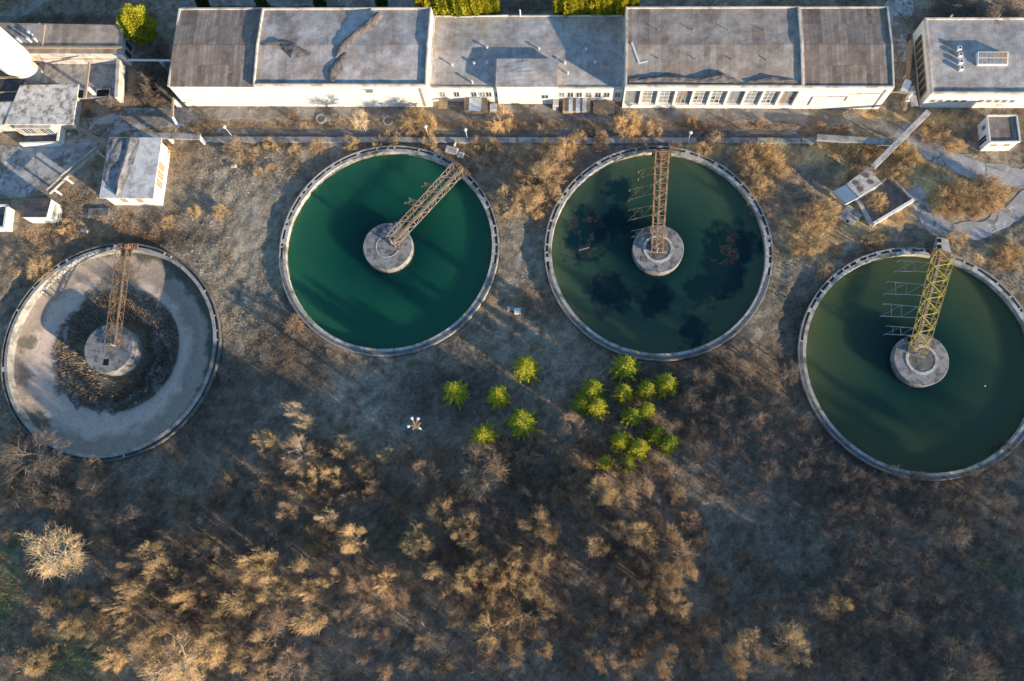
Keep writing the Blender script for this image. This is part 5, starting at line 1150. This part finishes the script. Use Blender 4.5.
for (x, y, s, sz, lab) in [
    (453, 389, .88, .95, 'bright yellow green spruce standing alone at the left of the spruces'), (526, 366, .92, .95, 'tall spruce nearest to the two middle tanks, left group'), (498, 394, .80, .75, 'darker small spruce between the lone spruce and the tall one'),
    (483, 435, .92, .95, 'bright spruce at the lower left of the left group'), (521, 420, 1.0, 1.1, 'largest bright yellow spruce of the left group'),
    (627, 364, .95, 1.1, 'spruce touching the lower rim of the weedy tank'), (594, 388, .80, .9, 'spruce at the upper left of the right hand group'), (598, 405, .78, .9, 'bright small spruce below the upper left one of the right group'), (583, 402, .8, .6, 'dark low spruce at the left edge of the right group'),
    (624, 391, .70, .8, 'small spruce in the middle of the right group, below the rim spruce'), (648, 388, .75, .9, 'spruce right of the middle one in the right group'), (668, 382, .85, .9, 'wide spruce at the upper right end of the right group'),
    (648, 408, .62, .85, 'narrow spruce in the middle right of the right group'), (633, 415, .75, .85, 'spruce at the heart of the right group with open top'), (622, 440, .70, .8, 'small spruce on the lower left of the right group'),
    (657, 434, .7, .65, 'low dark spruce on the lower right, beside a brighter one'), (670, 441, .78, .9, 'bright spruce at the lower right corner of the right group'), (640, 448, .78, .9, 'star shaped spruce low in the right group'), (606, 461, .55, .65, 'smallest spruce at the lower left tip of the right group'), (628, 462, .68, .8, 'bright small spruce at the bottom of the right group')]:
    ever('C%d' % rnd.randrange(3), x, y, s, sz, M['spruce'], lab, 'spruces in the middle of the site', 'spruce_tree', 'spruce', 7.4)
ever('H2', 134, 20, 1.05, 1.1, M['thuja'], 'big yellow green conifer at the end of the long shed', None, 'cypress_tree', 'conifer', 5.6)
ORD = ['first', 'second', 'third', 'fourth', 'fifth', 'sixth', 'seventh', 'eighth', 'ninth', 'tenth']
for i, x in enumerate(list(range(421, 498, 9))): ever('H%d' % (i % 2), x, 5+rnd.uniform(-1, 1), 1.0, rnd.uniform(.85, 1.1), M['thuja'], ORD[i]+' golden columnar thuja from the left in the left row behind the middle hall', 'left thuja row', 'thuja', 'thuja', 7.4)
for i, x in enumerate(list(range(560, 640, 9))): ever('H%d' % (i % 2), x, 4+rnd.uniform(-1, 1), 1.0, rnd.uniform(.85, 1.1), M['thuja'], ORD[i]+' golden columnar thuja from the left in the right row behind the middle hall', 'right thuja row', 'thuja', 'thuja', 7.4)
for (x, y, lab) in [(201, 1, 'dark green thuja at the top edge above the left hall'), (261, 2, 'dark green thuja at the top edge above the wall between the left halls'), (319, 2, 'dark green thuja at the top edge above the middle of the torn roof'), (381, 2, 'dark green thuja at the top edge above the right part of the torn roof')]:
    ever('H0', x, y, .9, .55, M['green'], lab, None, 'thuja', 'thuja', 7.4)

# --- the wood that goes on beyond the bottom and right of the site (one mass)
def woodland():
    g = np.random.default_rng(77); VV = []; FF = []; n0 = 0; spots = []
    for i in range(900):
        x = g.uniform(-75, 150); y = g.uniform(-75, 16)
        q = np.array([x, y])
        inframe = y > -21 and x < 56+.12*(y+20)
        if inframe: continue
        if x > 60 and y > -8: continue
        if x < -15 and y < -30: continue
        if any((x-a)**2+(y-b)**2 < 16 for a, b in spots): continue
        spots.append((x, y))
    for (x, y) in spots[:190]:
        (tv, tf), (cv, cf), rr, zt = RAW['T%d' % g.integers(0, 5)]
        sel = g.random(len(cf)) < .38; cf2 = cf[sel]
        u, inv = np.unique(cf2, return_inverse=True); v = cv[u]; f = inv.reshape(-1, 3)
        a = g.uniform(0, 6.28); hs = g.uniform(7.5, 10) if x > -15 else g.uniform(5, 7); s = g.uniform(3.0, 4.0)/rr; c, sn = math.cos(a), math.sin(a)
        w3 = np.stack([(v[:, 0]*c-v[:, 1]*sn)*s, (v[:, 0]*sn+v[:, 1]*c)*s, v[:, 2]*hs/zt], 1)+np.array([x, y, float(hill(x, y))])
        VV.append(w3); FF.append(f+n0); n0 += len(w3)
    o = npmesh('woodland', np.concatenate(VV), np.concatenate(FF), M['twig_brown']); tag(o, 'leafless brown wood going on beyond the lower right edge of the site', 'wood', kind='stuff')
    print('wood', len(spots), n0)
woodland()
